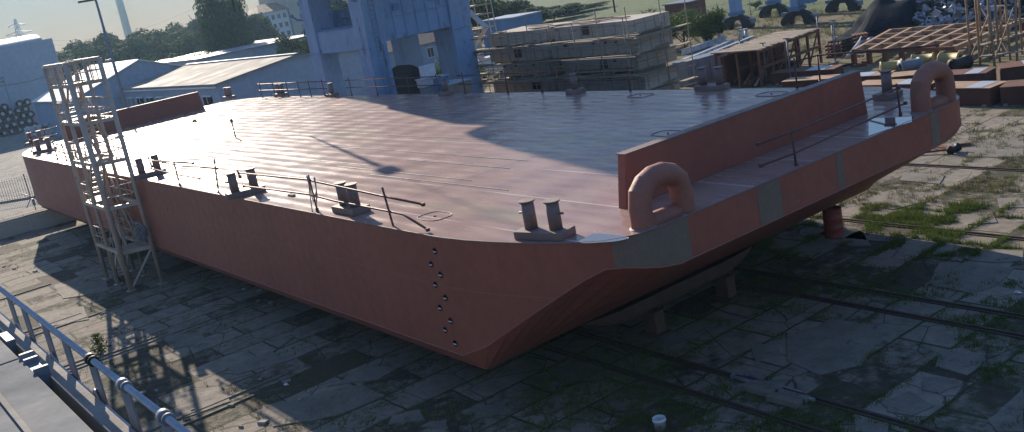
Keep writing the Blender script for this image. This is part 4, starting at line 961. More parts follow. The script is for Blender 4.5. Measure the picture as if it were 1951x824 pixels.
# ------------------------------------------------------------------ masts
p=Vector((-95,-95*at(240,205,0).y/at(240,205,0).x,0)); p=aty(240,205,p.y); base=Vector((p.x,p.y,0)); zt_=hat(base,190,0)
lm=thing('lamp_mast','tall slim grey lamp mast rising behind the stair tower','lamp post',tuple(base))
q=MB(); q.tube(base,base+Vector((0,0,zt_+.2)),.20,10,.10); ob('pole',q,M['steelgrey'],lm); q=MB(); q.box(base+Vector((-.2,-.7,zt_+.1)),(.5,1.5,.16)); ob('lamp_head',q,M['black'],lm); q=MB(); q.box(base+Vector((0,-.35,zt_-5.3)),(.25,.5,.15)); ob('side_lamp',q,M['plasticwhite'],lm)
p=along(243,620); q=MB(); b0=Vector((p.x,p.y,0)); zt2=hat(b0,228,0)
wt=thing('wind_turbine','white wind turbine tower rising behind the wood','wind turbine',tuple(b0))
q=MB(); q.tube(b0,b0+Vector((0,0,100)),2.3,20,1.3); ob('tower',q,M['white'],wt)
q=MB(); q.box(b0+Vector((0,0,101)),(7,3,3)); ob('nacelle',q,M['white'],wt,bevel=.5)
hb_=b0+Vector((4.5,0,101))
for k in range(3):
    a=R(90+k*120); d=Vector((0,math.cos(a),math.sin(a))); q=MB(); q.add([hb_-Vector((.4,0,0)),hb_+Vector((.4,0,0))+d*3,hb_+d*38,hb_+d*4+Vector((0,1.2*math.sin(a),-1.2*math.cos(a)))],[(0,1,2),(0,2,3),(1,3,2),(0,3,1)]); ob('blade',q,M['white'],wt)
p=along(35,900); b0=Vector((p.x,p.y,0)); H=hat(b0,33,36)
pl=thing('pylon','distant lattice electricity pylon above the storage hall','pylon',tuple(b0))
sd=Vector((CR.x,CR.y,0)).normalized(); fw=Vector((-sd.y,sd.x,0))
q=MB()
for s in(-1,1):
    for u in(-1,1): q.bar(b0+sd*5*s+fw*5*u,b0+Vector((0,0,H))+sd*.5*s+fw*.5*u,.5,.5)
for k in range(9):
    t0=k/9;t1=(k+1)/9; w0=5-4.5*t0; w1=5-4.5*t1
    for s in(-1,1): q.bar(b0+sd*w0*s-fw*w0+Vector((0,0,H*t0)),b0-sd*w1*s-fw*w1+Vector((0,0,H*t1)),.35,.35)
ob('lattice',q,M['steelgrey'],pl)
for zf,wd in ((.55,16),(.72,11),(.87,7)):
    q=MB()
    for s in(-1,1): q.bar(b0+Vector((0,0,H*zf+2)),b0+sd*wd*s+Vector((0,0,H*zf)),.45,.45); q.bar(b0+Vector((0,0,H*zf-1)),b0+sd*wd*s+Vector((0,0,H*zf)),.4,.4)
    ob('cross_arm',q,M['steelgrey'],pl)
# wires
a0=b0+Vector((0,0,H*.62))
for k,(px,py) in enumerate(((400,22),(470,-30))):
    e=along(px,700); e.z=0; e=Vector((e.x,e.y,hat(e,px,py))); mb=MB(); pts=[a0.lerp(e,t/16)+Vector((0,0,-14*math.sin(PI*t/16))) for t in range(17)]; mb.path(pts,.16,4); tag(ob('power_line',mb,M['steelgrey']),['lower power line crossing the sky from the pylon','upper power line crossing the sky from the pylon'][k],'power line')
p=aty(10,150,at(15,215,0).y); bs=at(22,212,0); ap=thing('apron_lamp','thin lamp post before the storage hall','lamp post',(xh+3,bs.y,0))
bb0=Vector((xh+3,atx(18,190,xh+3).y,0)); ap.location=bb0; q=MB(); q.tube(bb0,bb0+Vector((0,0,hat(bb0,8,152))),.09,8); ob('pole',q,M['steelgrey'],ap); q=MB(); q.box(bb0+Vector((0,-.4,hat(bb0,8,152))),(.2,.9,.1)); ob('lamp_head',q,M['lightbeam'],ap)
# far sheds and town beyond the wood, tiny
# ------------------------------------------------------------------ fence and blocks at lower left
fp=[at(-60,398),at(0,392),at(30,387),at(64,381),at(110,372),at(170,360)]
fc=thing('iron_fence','dark iron bar fence at the left edge of the yard','fence',tuple(fp[1]))
a,b=fp[0],fp[-1]; L=(b-a).length; dd=(b-a)/L; hf=2.0
q=MB(); nb=int(L/.24)
for k in range(nb): s=a+dd*(k*.24); q.tube(s+Vector((0,0,.1)),s+Vector((0,0,hf)),.018,5)
for z in (.25,hf-.2): q.bar(a+Vector((0,0,z)),b+Vector((0,0,z)),.05,.04)
ob('bar_panel',q,M['steelgrey'],fc)
for k in range(int(L/3)+1): s=a+dd*k*3.0; q=MB(); q.box(s+Vector((0,0,hf/2+.1)),(.09,.09,hf+.2)); ob('post',q,M['steelgrey'],fc)
cb_=MB(); cb_.bar(a+Vector((0,0,.08)),b+Vector((0,0,.08)),.3,.16); ob('plinth',cb_,M['concrete'],fc)
# gooseneck pipe hoop before the fence
p=at(70,405); q=MB(); q.path([p,p+Vector((0,0,.9)),p+Vector((.3,.15,1.35)),p+Vector((1.2,.5,1.8)),p+Vector((3,1.6,2.0))],.04,7); q.path([p+Vector((0,0,.9)),p+Vector((-.4,-.1,1.3)),p+Vector((-1.5,-.4,1.55))],.04,7); q.box(p+Vector((0,0,.85)),(.18,.18,.5)); q.box(p,(.6,.4,.06)); tag(ob('standpipe',q,M['steelgrey'],loc=p),'forked standpipe before the iron fence','standpipe')
def slabblock(nm,pts,z1,lab,cap=False):
    P_=[at(*p) for p in pts]; c=sum(P_,Vector())/len(P_); 
    mb=MB(); mb.prism([(v.x,v.y) for v in P_],0,z1); t=thing(nm,lab,'concrete block',tuple(c)); ob('block',mb,M['concrete2'],t,bevel=.03)
    return t,c
cbs=[((44,442),(100,450),'long grey concrete block nearest the fence beside the hull'),((118,448),(150,438),'concrete block with timber strips under the bow of the barge'),((-20,478),(12,468),'low concrete block at the left picture edge')]
for k,(x,y,sx_,sy_,h,lab) in enumerate(((at(46,445).x-.7,at(46,445).y,1.4,2.5,1.05,cbs[0][2]),(at(106,430).x-.8,at(106,430).y,1.5,3.0,1.1,cbs[1][2]),(at(0,458).x-.8,at(0,458).y-.3,1.4,1.8,.8,cbs[2][2]))):
    t=thing('concrete_block',lab,'concrete block',(x,y,0),R(-4)); q=MB(); q.box((0,0,h/2),(sx_,sy_,h)); ob('body',q,M['concrete2'],t,world=False,bevel=.05)
    q=MB(); 
    for j in range(3): q.box((-.45+j*.45,-.2 if k==1 else 0,h+.05),(.22,sy_*.95,.09))
    ob('timber_strip',q,M['wood'] if k else M['concrete'],t,world=False)
# ------------------------------------------------------------------ stack of concrete pontoons with staging (beyond the far edge)
Nn=aty(1222,168,44.0); Lx=aty(948,172,44.0).x; Nx=Nn.x
zt1=hat(Vector((Nx,44,0)),1203,45)+.35; yR=atx(1303,150,Nx).y
tiers=6; th=zt1/tiers; mid=Lx+(Nx-Lx)*.45
W1=Nx-mid
ordn=['bottom','second','third','fourth','fifth','top']
print('stack',Lx,Nx,zt1,yR)
for k in range(tiers):
    z0=k*th; off=(k%2)*.15
    for j,(xa,xb) in enumerate(((Lx-.3*(k%3)+.3,mid-.35),(mid+.25,Nx-.1*(k%2)))):
        g_=MB(); xa+=[.0,.5,-.2,.35,-.3,.1][k]; xb+=[.1,-.3,.2,-.45,.0,-.2][k]; off=[0,.3,.05,.45,.1,.25][k]; g_.b2((xa,44+off+.15*j,z0+.06),(xb,yR-.3+off*2-.4,z0+th-.20)); 
        t=thing('concrete_pontoon','grey concrete pontoon, %s tier of the %s column of the big stack'%(ordn[k],['left','right'][j]),'pontoon',((xa+xb)/2,(44+yR)/2,z0))
        g_.cur=1
        nn=7
        for i in range(nn): x=xa+(xb-xa)*(i+.5)/nn; g_.b2((x-.03,44+off+.15*j-.03,z0+.12),(x+.03,44+off+.15*j,z0+th-.24))
        for i in range(4): y=44.5+i*(yR-45)/3.2; g_.b2((xb,y-.03,z0+.12),(xb+.03,y+.03,z0+th-.24))
        o=ob('shell',g_,[M['concrete2'],M['concrete']],t)
        g_=MB(); rn=random.Random(k*3+j)
        for i in range(1): x=rn.uniform(xa+1,xb-1.5); g_.b2((x,44+off+.15*j-.02,z0+th*.25),(x+rn.uniform(.4,1.1),44+off+.15*j-.005,z0+th*.75))
        if k%2==j: ob('recess',g_,M['dark'] if k<3 else M['skeg'],t)
        # spacer blocks
        for i in range(4):
            x=xa+.5+(xb-xa-1)*i/3; g_=MB(); g_.b2((x-.15,44.1+off+.2*j,z0-.20),(x+.15,yR-.5,z0+.05))
            if k: ob('dunnage',g_,M['wood'],t)
sf=thing('staging','timber and tube staging fixed along the face of the concrete stack','scaffold',((Lx+Nx)/2,43.3,0))
for i in range(8):
    x=Lx-.5+(Nx-Lx+1.2)*i/7
    for y in (42.58,):
        g_=MB(); g_.tube((x,y,0),(x+.05,y,zt1+(.9 if i%3==0 else .2)),.035,6); ob('pole',g_,M['wood'],sf)
rn=random.Random(3)
for k in range(1,6):
    z=k*th
    g_=MB(); 
    for y in (42.75,43.05,43.35): g_.bar((Lx-.7,y,z+rn.uniform(-.1,.08)),((Lx+Nx)/2,y,z+.05),.24,.07); g_.bar(((Lx+Nx)/2-.5,y,z+.08),(Nx+1.2,y,z+rn.uniform(-.05,.2)),.24,.07)
    ob('plank',g_,M['wood'],sf)
    g_=MB(); g_.tube((Lx-.7,42.6,z+.9),(Nx+.6,42.6,z+.95),.026,6); g_.tube((Lx-.7,42.6,z-.06),(Nx+.6,42.6,z-.06),.03,6); ob('ledger',g_,M['wood'] if k%2 else M['steelgrey'],sf)
    for i in range(5):
        x=Lx+rn.uniform(0,1)*(Nx-Lx); g_=MB(); g_.box((x,42.6,z-.06),(.12,.12,.14)); ob('clamp',g_,M['black'],sf)
for i in range(26):
    x=rn.uniform(Lx,Nx-2); z=rn.randint(1,5)*th+.12; g_=MB(); g_.bar((x,42.9+rn.uniform(-.3,.3),z),(x+rn.uniform(2,5),42.9+rn.uniform(-.5,.3),z+rn.uniform(-.05,.25)),.16,.05); ob('loose_plank',g_,M['wood'],sf)
for i in range(18):
    x=rn.uniform(Lx+.5,Nx-4); y=rn.uniform(44.5,yR-1); g_=MB(); g_.bar((x,y,zt1-.12),(x+rn.uniform(1.5,4.5),y+rn.uniform(-1,1),zt1-.10),.2,.06); ob('loose_plank',g_,M['wood'] if i%3 else M['rustdark'],sf)
# staging on the right end
for k in range(1,6):
    z=k*th-.1; g_=MB(); g_.bar((Nx+.35,43.2,z),(Nx+.35,yR+.8,z+.05),.5,.05); g_.tube((Nx+.6,43,z+.9),(Nx+.6,yR+.6,z+.9),.026,6); ob('end_plank',g_,M['wood'],sf)
for y in (43.0,46,yR+.4):
    g_=MB(); g_.tube((Nx+.62,y,0),(Nx+.62,y,zt1+.8),.035,6); ob('pole',g_,M['wood'],sf)
# cream scaffold stair left of the stack
Sx=Lx-1.4; ss=thing('scaffold_stair','pale tube scaffold stair between the crane and the concrete stack','scaffold stair',(Sx,43.5,0))
x0,x1,y0,y1=Lx-3.6,Lx-.4,42.9,45.2; HH=11.0
print('scaf',aty(915,170,43),aty(985,10,43))
for x in (x0,x0+.9,x1-.7,x1):
    for y in (y0,y1): g_=MB(); g_.tube((x,y,0),(x,y,HH),.045,6); ob('standard',g_,M['tower'],ss)
for k in range(7):
    z=.6+k*1.7
    g_=MB()
    for y in (y0,y1):
        g_.tube((x0,y,z),(x1,y,z),.03,6); g_.tube((x0,y,z+1),(x1,y,z+1),.03,6)
        pts=[(x0+.9*t/8,y,z+1.0+.35*math.sin(PI*t/8)) for t in range(9)]; g_.path(pts,.028,5)
    for x in (x0,x1): g_.tube((x,y0,z),(x,y1,z),.03,6); g_.tube((x,y0,z+1),(x,y1,z+1),.03,6)
    ob('frame',g_,M['tower'],ss)
    g_=MB(); g_.b2((x0,y0+.1,z+.02),(x1+(.9 if k in(4,6) else 0),y0+.9,z+.07)); ob('deck_plank',g_,M['wood'],ss)
    if k<6: g_=MB(); s=1 if k%2 else -1; c_=(x0+x1)/2; g_.bar((c_-s*1.2,y1-.6,z),(c_+s*1.2,y1-.6,z+1.7),.5,.06); ob('stair_flight',g_,M['lightbeam'],ss); g_=MB(); g_.tube((c_-s*1.2,y0,z),(c_+s*1.2,y0,z+1.7),.028,5); ob('brace',g_,M['tower'],ss)
# ------------------------------------------------------------------ mesh fence on the meadow
a=at(1310,62); b=at(1490,22); e=at(1700,-22); fn=thing('mesh_fence','tall wire mesh fence on pale posts behind the second crane','fence',tuple(a))
def meshfence(t,a,b,h,n_):
    L=(b-a)
    for k in range(n_+1):
        p=a+L*k/n_; q=MB(); q.tube(p,p+Vector((0,0,h)),.05,6); q.tube(p+Vector((0,0,h)),p+Vector((.2,-.3,h+.3)),.04,6); ob('post',q,M['concrete'],t)
    q=MB()
    for z in (.1,h*.35,h*.7,h): q.tube(a+Vector((0,0,z)),b+Vector((0,0,z)),.02,5)
    nn=int(L.length/.35)
    for k in range(nn): p=a+L*k/nn; q.add([p+Vector((-.006,0,0)),p+Vector((.006,0,0)),p+Vector((.006,0,h)),p+Vector((-.006,0,h))],[(0,1,2,3)])
    ob('wire_mesh',q,M['steelgrey'],t)
meshfence(fn,at(1225,80),a,2.4,4); meshfence(fn,a,b,2.4,6); meshfence(fn,b,e,2.4,7)
# rusty shed right behind the stack
p=at(1290,60); sh=thing('rusty_shed','small dark rusty shed behind the right end of the concrete stack','shed',(p.x,p.y,0))
q=MB(); q.box((p.x,p.y+2,1.6),(4,3,3.2)); ob('wall',q,M['rust'],sh); q=MB(); q.box((p.x,p.y+2,3.3),(4.4,3.4,.12)); ob('roof',q,M['steelgrey'],sh)
# valve post on the meadow
p=at(1323,66); q=MB(); q.lathe([(.35,0),(.33,.5),(.15,.6),(.12,.95),(.25,1.0),(.2,1.15),(0,1.2)],n=12,c=p); tag(ob('hydrant',q,M['black'],loc=p),'dark hydrant standing alone on the dry meadow','hydrant')
p=at(1172,24); q=MB(); q.tube(p,p+Vector((0,0,7)),.16,8); tag(ob('field_pole',q,M['bark'],loc=p),'dark pole on the green meadow above the concrete stack','pole')
# ------------------------------------------------------------------ second crane: legs on bogies
c2=thing('travelling_crane','second blue crane, only its four legs on black bogies in view','crane',tuple(at(1500,50)))
def bogie(p,rz):
    q=MB(); Mr=Matrix.Rotation(rz,3,'Z')
    arch=[(-2.0,.25),(-2.0,.75),(-1.3,1.25),(-.5,1.55),(.5,1.55),(1.3,1.25),(2.0,.75),(2.0,.25),(.85,.35),(.55,.95),(-.55,.95),(-.85,.35)]
    vs=[Mr@Vector((x,-.35,z))+p for x,z in arch]+[Mr@Vector((x,.35,z))+p for x,z in arch]; n_=len(arch)
    q.add(vs,[tuple(range(n_)),tuple(range(2*n_-1,n_-1,-1))]+[(k,(k+1)%n_,n_+(k+1)%n_,n_+k) for k in range(n_)]); o=ob('bogie',q,M['black'],c2,bevel=.04)
    for x in (-1.75,-1.15,1.15,1.75): q=MB(); q.tube(Mr@Vector((x,-.42,.33))+p,Mr@Vector((x,.42,.33))+p,.33,14); ob('wheel',q,M['black'],o)
    q=MB(); q.box(Mr@Vector((1.9,.1,.75))+p,(.7,.7,.5),rz); q.box(Mr@Vector((-1.7,-.1,1.2))+p,(.5,.5,.35),rz); ob('motor',q,M['steelgrey'],o)
legp=[at(1407,55),at(1523,47),at(1477,32),at(1607,22)]
rz=math.atan2(0,1)
for k,p in enumerate(legp):
    p=Vector((p.x,p.y,0)); bogie(p,0)
    q=MB(); q.box(p+Vector((0,0,6.5)),(1.0,1.1,10.1)); ob('leg',q,M['craneblue'],c2,bevel=.04)
    q=MB(); q.box(p+Vector((0,0,1.75)),(1.3,1.3,.4)); ob('leg_foot',q,M['craneblue2'],c2)
cc=sum(legp,Vector())/4; q=MB()
for i,j in ((0,1),(1,3),(3,2),(2,0)): q.bar(Vector((legp[i].x,legp[i].y,11.5)),Vector((legp[j].x,legp[j].y,11.5)),1.0,1.2)
ob('portal_frame',q,M['craneblue'],c2)
p=legp[1]; q=MB(); q.box((p.x+1.4,p.y,2.6),(1.4,1.2,.9)); ob('control_box',q,M['craneblue2'],c2)
# ------------------------------------------------------------------ pale steel beams
def beamlike(name,label,a,b,w_,h_,z,m_,cat='steel beam',group=None):
    a=Vector((a.x,a.y,0));b=Vector((b.x,b.y,0)); c=(a+b)/2; t=thing(name,label,cat,(c.x,c.y,z),math.atan2((b-a).y,(b-a).x),group); L=(b-a).length
    q=MB(); q.box((0,0,.03),(L,w_,.05)); q.box((0,0,h_-.03),(L,w_,.05)); ob('flange',q,M[m_],t,world=False)
    q=MB(); q.box((0,0,h_/2),(L,.05,h_-.1)); 
    for k in range(int(L/1.2)): q.box((-L/2+.6+k*1.2,0,h_/2),(.03,w_*.9,h_-.12))
    ob('web',q,M[m_],t,world=False); return t
BS=[((1302,128),(1400,88),.5,.7,.0),((1308,138),(1420,92),.5,.7,.0),((1315,146),(1435,97),.5,.7,.0),((1330,150),(1452,100),.5,.75,.0),((1302,120),(1385,92),.35,.5,.72),((1320,135),(1400,100),.35,.5,.72),((1325,152),(1440,103),.4,.9,.75)]
lab=['leftmost pale beam on the ground','second pale beam from the left on the ground','third pale beam from the left on the ground','rightmost pale beam on the ground','upper pale beam at the left of the pile','upper pale beam in the middle of the pile','deepest upper beam at the right of the pile']
for k,(a,b,w_,h_,z) in enumerate(BS): beamlike('steel_beam',lab[k]+' beside the concrete stack',at(*a),at(*b),w_,h_,z,'lightbeam' if k!=3 else 'steelgrey')
q=MB(); A_=at(1300,165);B_=at(1385,140)
t=thing('panel_block','large blue grey welded steel panel block below the pale beams','steel panel',tuple((A_+B_)/2),math.atan2((B_-A_).y,(B_-A_).x)); Lq=(B_-A_).length
q.box((0,0,.95),(Lq,1.6,1.9)); ob('shell',q,M['steelgrey'],t,world=False,bevel=.03)
for k in range(5): q=MB(); q.box((-Lq/2+Lq*k/4,-.83,.95),(.06,.06,1.8)); ob('stiffener',q,M['steelgrey'],t,world=False)
# pieces on top: short pipes
for k,(px,py) in enumerate(((1345,92),(1352,90),(1374,88),(1415,92),(1425,90))):
    p=at(px,py); q=MB(); q.tube(p,p+Vector((0,0,1.7)),.16,10); q.tube(p+Vector((0,0,1.6)),p+Vector((0,0,1.75)),.2,10); tag(ob('pipe_stub',q,M['lightbeam'],loc=p),'upright pipe stub standing among the pale beams','pipe','pipe stubs among the pale beams')
# ------------------------------------------------------------------ rusty framed platform with timber top
A0=at(1452,165); B0=at(1565,120); ux=(B0-A0).normalized(); uy=Vector((-ux.y,ux.x,0))
if uy.x>0: uy=-uy
pf=thing('rusty_platform','dark rusty steel frame with a timber top next to the pale beams','platform',tuple(A0),math.atan2(ux.y,ux.x))
Lp=(B0-A0).length; Wp=3.6; Hp=hat(A0,1436,98); print('Hp',Hp)
sgn=1 if (Matrix.Rotation(-math.atan2(ux.y,ux.x),3,"Z")@uy).y>0 else -1
print('platform',A0,B0,Lp,uy)
for i in range(6):
    for j in range(3):
        q=MB(); x=Lp*i/5; y=sgn*Wp*j/2; q.box((x,y,Hp/2),(.16,.16,Hp)); ob('post',q,M['rust'],pf,world=False)
for j in range(3):
    for z in (Hp*.5,Hp-.1): q=MB(); q.box((Lp/2,sgn*Wp*j/2,z),(Lp,.12,.2)); ob('rail_beam',q,M['rust'],pf,world=False)
rn=random.Random(2)
for i in range(5): q=MB(); q.bar((Lp*i/5,0,.2),(Lp*(i+1)/5,0,Hp*.5 if i%2 else Hp),.09,.09); ob('brace',q,M['rust'],pf,world=False)
q=MB()
for i in range(34): x=Lp*i/33; q.box((x,sgn*Wp/2,Hp+.05),(.24,Wp+rn.uniform(-.2,.8),.05+rn.uniform(0,.04)),rz=rn.uniform(-.03,.03))
ob('timber_top',q,M['wood'],pf,world=False)
q=MB(); q.box((Lp/2,sgn*(Wp-.4),Hp*.45),(Lp-.4,.3,Hp*.85))  # dark sheet and boxes added to deepen the shade under the timber top
for i in range(9): q.box((Lp*.1*i+.3,sgn*(.4+rn.random()*2),.35),(rn.uniform(.6,1.4),.5,rn.uniform(.3,.9)),rz=rn.random()*3)
ob('interior_shade_fill',q,M['rustdark'],pf,world=False)
# ------------------------------------------------------------------ leaning trestles and boards before the platform
for k,(a,b,z1) in enumerate((((1400,165),(1440,120),1.6),((1420,168),(1462,125),1.4),((1440,172),(1470,140),1.2),((1390,150),(1432,118),.9))):
    A_=at(*a);B_=at(*b); q=MB(); q.bar(A_+Vector((0,0,.3)),B_+Vector((0,0,z1)),.12,.05); tag(ob('leaning_plank',q,M['wood'],loc=A_),'plank leaning towards the rusty platform','plank','planks leaning by the rusty platform')
for k,(px,py,h) in enumerate(((1418,150,3.0),(1462,158,2.9),(1508,160,3.2),(1592,120,3.0),(1594,100,2.6),(1563,100,3.1))):
    p=at(px,py); q=MB(); q.tube(p,p+Vector((0,0,h)),.05,6); q.box(p+Vector((0,0,h)),(.5,.1,.08)); tag(ob('scaffold_pole',q,M['steelgrey'],loc=p),'loose upright pole in the steel yard','pole','upright poles in the steel yard')
# ------------------------------------------------------------------ scrap pile with black net
c=at(1700,66); sp=thing('tarpaulin_heap','black netted heap at the left of the scrap pile','heap',tuple(c))
def heap(cx,cy,rx,ry,h,seed,n_=28,m_=12,rough=.25):
    vs=[];fs=[]
    for i in range(m_+1):
        for k in range(n_):
            a=2*PI*k/n_; r=1-i/m_; z=h*(1-r**1.6)
            nn=noise.noise(Vector((math.cos(a)*r*2.2,math.sin(a)*r*2.2,seed)))*rough
            vs.append((cx+math.cos(a)*r*rx*(1+nn),cy+math.sin(a)*r*ry*(1+nn),max(0,z*(1+nn*1.2)) if i else -.02))
    for i in range(m_):
        for k in range(n_): fs.append((i*n_+k,i*n_+(k+1)%n_,(i+1)*n_+(k+1)%n_,(i+1)*n_+k))
    q=MB(); q.add(vs,fs,False); return q
ob('cover',heap(c.x,c.y,4.6,4.8,3.0,1.3,40,16,.35),M['tarp'],sp)
c=at(1828,54)
scm=mat('mixed_scrap',(.34,.36,.40),(.05,.055,.07),rough=.55,scale=.9,bump=.5,rust=(.50,.53,.58),rustamt=.33)
hp_=thing('scrap_pile','high pale heap of loose scrap metal beside the black net','scrap heap',(c.x,c.y,0))
ob('heap_core',heap(c.x,c.y+3,9.0,6.5,4.6,4.7,44,18,.35),M['black'],hp_)
scr=MB(); rn=random.Random(12)
cols=[M['lightbeam'],M['steelgrey'],M['black'],scm]
for i in range(2600):
    a=rn.uniform(0,2*PI); r=math.sqrt(rn.random()); z=4.6*(1-r**1.6)+rn.uniform(-.1,.25)
    x=c.x+math.cos(a)*r*9.2; y=c.y+3+math.sin(a)*r*6.7
    sz=[rn.uniform(.1,.75)*(1 if rn.random()<.85 else 1.7) for _ in range(2)]+[rn.uniform(.04,.3)]
    Mr=Matrix.Rotation(rn.uniform(0,6),3,'X')@Matrix.Rotation(rn.uniform(0,6),3,'Z')
    scr.cur=rn.choice([0,0,1,2,3,3,2]); scr.box((x,y,max(.1,z)),sz,M=Mr)
o=ob('loose_scrap',scr,cols,hp_,fix=False); o['kind']='stuff'
# big bags on the pile top
for k in range(7):
    p=Vector((c.x+1.5+k*1.1,c.y+2.2+rn.uniform(-1,1),3.4+rn.uniform(0,.6))); q=MB(); q.lathe([(0,-.5),(.45,-.45),(.55,0),(.5,.35),(.2,.5),(0,.5)],c=(0,0,0),n=12)
    for i,v in enumerate(q.v): q.v[i]=v*(1+.2*noise.noise(v*3+Vector((k,0,0))))
    o=ob('bulk_bag',q,M['plasticwhite'] if k%2 else M['lightbeam'],world=False); o.location=p; tag(o,'pale bulk bag lying on top of the scrap pile','bag','bulk bags on the scrap pile')
# ------------------------------------------------------------------ rusty lattice frame
P00=at(1628,122); P10=at(1820,118); P01=at(1700,80); P11=at(1951,62)
lf=thing('lattice_frame','large light rusty grid frame lying beside the scrap pile','steel frame',tuple(P00))
zf=.9
def lp(u,v): return (P00*(1-u)+P10*u)*(1-v)+(P01*(1-u)+P11*u)*v
for i in range(7):
    q=MB(); u=i/6; q.bar(lp(u,0)+Vector((0,0,zf)),lp(u,1)+Vector((0,0,zf)),.28,.30); ob('long_member',q,M['rustlight'],lf)
for j in range(5):
    v=j/4; q=MB(); q.bar(lp(0,v)+Vector((0,0,zf+.012)),lp(1,v)+Vector((0,0,zf+.012)),.20,.24); ob('cross_member',q,M['rustlight'] if j else M['rust'],lf)
for i in range(7):
    for j in (0,2,4): q=MB(); p=lp(i/6,j/4); q.b2((p.x-.15,p.y-.15,0),(p.x+.15,p.y+.15,zf-.14)); ob('support',q,M['rust'],lf)
# white pipes leaning at its left corner
for k in range(5):
    a=at(1612+k*4,118-k); q=MB(); q.tube(a+Vector((0,0,.3)),a+Vector((-.6-.1*k,2.6,1.0+.08*k)),.05,6); tag(ob('pale_pipe',q,M['lightbeam'],loc=a),'pale pipe leaning at the left corner of the grid frame','pipe','pale pipes at the corner of the grid frame')
# dark drums and machinery heap under it
for k,(px,py,col_,lb) in enumerate(((1812,125,'yellow','open ended yellow drum lying right below the grid frame'),(1760,127,'yellow','yellow roller lying in the middle below the grid frame'),(1700,140,'yellow','yellow roller lying at the left below the grid frame'),(1735,138,'steelgrey','grey roller between the yellow rollers'),(1830,135,'black','black drum right of the yellow drum'),(1655,95,'steelgrey','grey pale stack of drums beside the road'))):
    p=at(px,py); t=thing('roller',lb,'roller',(p.x,p.y,.45),R(20*k)); q=MB(); q.lathe([(.25,-.7),(.45,-.7),(.45,-.62),(.38,-.6),(.38,.6),(.45,.62),(.45,.7),(.25,.7),(.25,-.7)],n=18,M=Matrix.Rotation(R(90),3,'Y')); ob('barrel',q,M[col_],t,world=False)
    q=MB(); q.tube((-.6,0,0),(.6,0,0),.2,12); ob('core',q,M['black'],t,world=False)
tm=MB(); rn=random.Random(9)
# tangle of offcuts by the platform: individually small parts
for k,(px,py) in enumerate(((1600,100),(1615,95),(1590,108),(1640,88))):
    p=at(px,py); t=thing('pallet_stack','dark stack of pallets and crates %s'%['nearest the lamp pole','behind the first stack','left of the grid frame','by the grey road'][k],'pallets',(p.x,p.y,0),R(15*k))
    for j in range(4):
        q=MB()
        for i in range(5): q.box((-.5+i*.25,0,.16+j*.28),(.12,1.2,.04))
        for i in range(3): q.box((0,-.5+i*.5,.07+j*.28),(1.2,.1,.12))
        ob('pallet',q,M['black'] if k<2 else M['rust'],t,world=False)
for k in range(26):
    px=rn.uniform(1560,1850); py=rn.uniform(120,168); p=at(px,py); a=rn.uniform(0,PI); L=rn.uniform(.8,3); q=MB(); q.box((0,0,.1),(L,rn.uniform(.08,.4),rn.uniform(.08,.3))); o=ob('steel_offcut',q,M[rn.choice(['rust','steelgrey','wood','rust','black','lightbeam'])],world=False); o.location=p; o.rotation_euler=(0,0,a); tag(o,'steel offcut lying on the ground of the steel yard','offcut','offcuts scattered in the steel yard')
# ------------------------------------------------------------------ scaffold poles at the right edge
sc_=thing('timber_scaffold','tall light timber scaffold at the right edge before the scrap pile','scaffold',tuple(at(1900,120)))
grid=[(1850,118),(1868,126),(1888,112),(1895,126),(1912,108),(1925,115),(1938,120),(1948,104),(1872,108),(1905,118)]
rn=random.Random(21)
for k,(px,py) in enumerate(grid):
    p=at(px,py); q=MB(); q.tube(p,p+Vector((rn.uniform(-.2,.2),rn.uniform(-.2,.2),6.5+rn.random()*2)),.075,7); ob('pole',q,M['rustlight'] if k%3 else M['wood'],sc_)
for k,(a,b,z) in enumerate((((1850,118),(1938,120),2.6),((1868,126),(1948,104),1.3),((1888,112),(1925,115),3.4),((1850,118),(1912,108),4.4),((1895,126),(1948,104),5.2),((1868,126),(1938,120),.6))):
    q=MB(); A_=at(*a);B_=at(*b); q.bar(A_+Vector((0,0,z)),B_+(B_-A_)*.2+Vector((0,0,z+.1)),.5 if k%2 else .1,.06); ob('board' if k%2 else 'ledger',q,M['wood'],sc_)
for k in range(6):
    a=grid[k];b=grid[k+3]; q=MB(); q.bar(at(*a)+Vector((0,0,.3)),at(*b)+Vector((0,0,3.5)),.08,.06); ob('brace',q,M['wood'],sc_)
# ------------------------------------------------------------------ long rusty steel boxes
RB=[((1480,158),(1600,150),1.6,.8),((1500,172),(1700,160),1.4,.7),((1800,172),(1890,168),1.6,1.0),((1700,168),(1790,160),1.6,.8),((1905,160),(1990,150),1.8,1.0),((1800,195),(1905,196),1.7,.95),((1915,195),(2010,190),1.7,.95),((1640,180),(1790,178),1.5,.7)]
rl=['left rear','long left front','rear middle','rear left of the loop','rear right','front middle','front right edge','dark front behind the loop']
for k,(a,b,w_,h_) in enumerate(RB):
    A_=at(*a);B_=at(*b); c=(A_+B_)/2; L=(B_-A_).length
    t=thing('steel_box_girder','rusty %s box girder lying beyond the far stern corner'%rl[k],'girder',tuple(c),math.atan2((B_-A_).y,(B_-A_).x)); q=MB(); q.box((0,0,h_/2),(L,w_,h_)); ob('shell',q,M['rustdark'],t,world=False,bevel=.02)
    q=MB(); q.box((0,0,h_+.012),(L+.04,w_+.06,.03)); o=ob('top_plate',q,M['rustlight'] if k%2 else M['rust'],t,world=False)
    q=MB(); q.box((L*.2,0,h_+.035),(L*.3,w_,.012)); ob('bare_plate',q,M['lightbeam'],t,world=False)
    q=MB()
    for s in (-.4,.4): q.box((L*s,0,.05),(.2,w_+.3,.1))
    ob('dunnage',q,M['wood'],t,world=False)
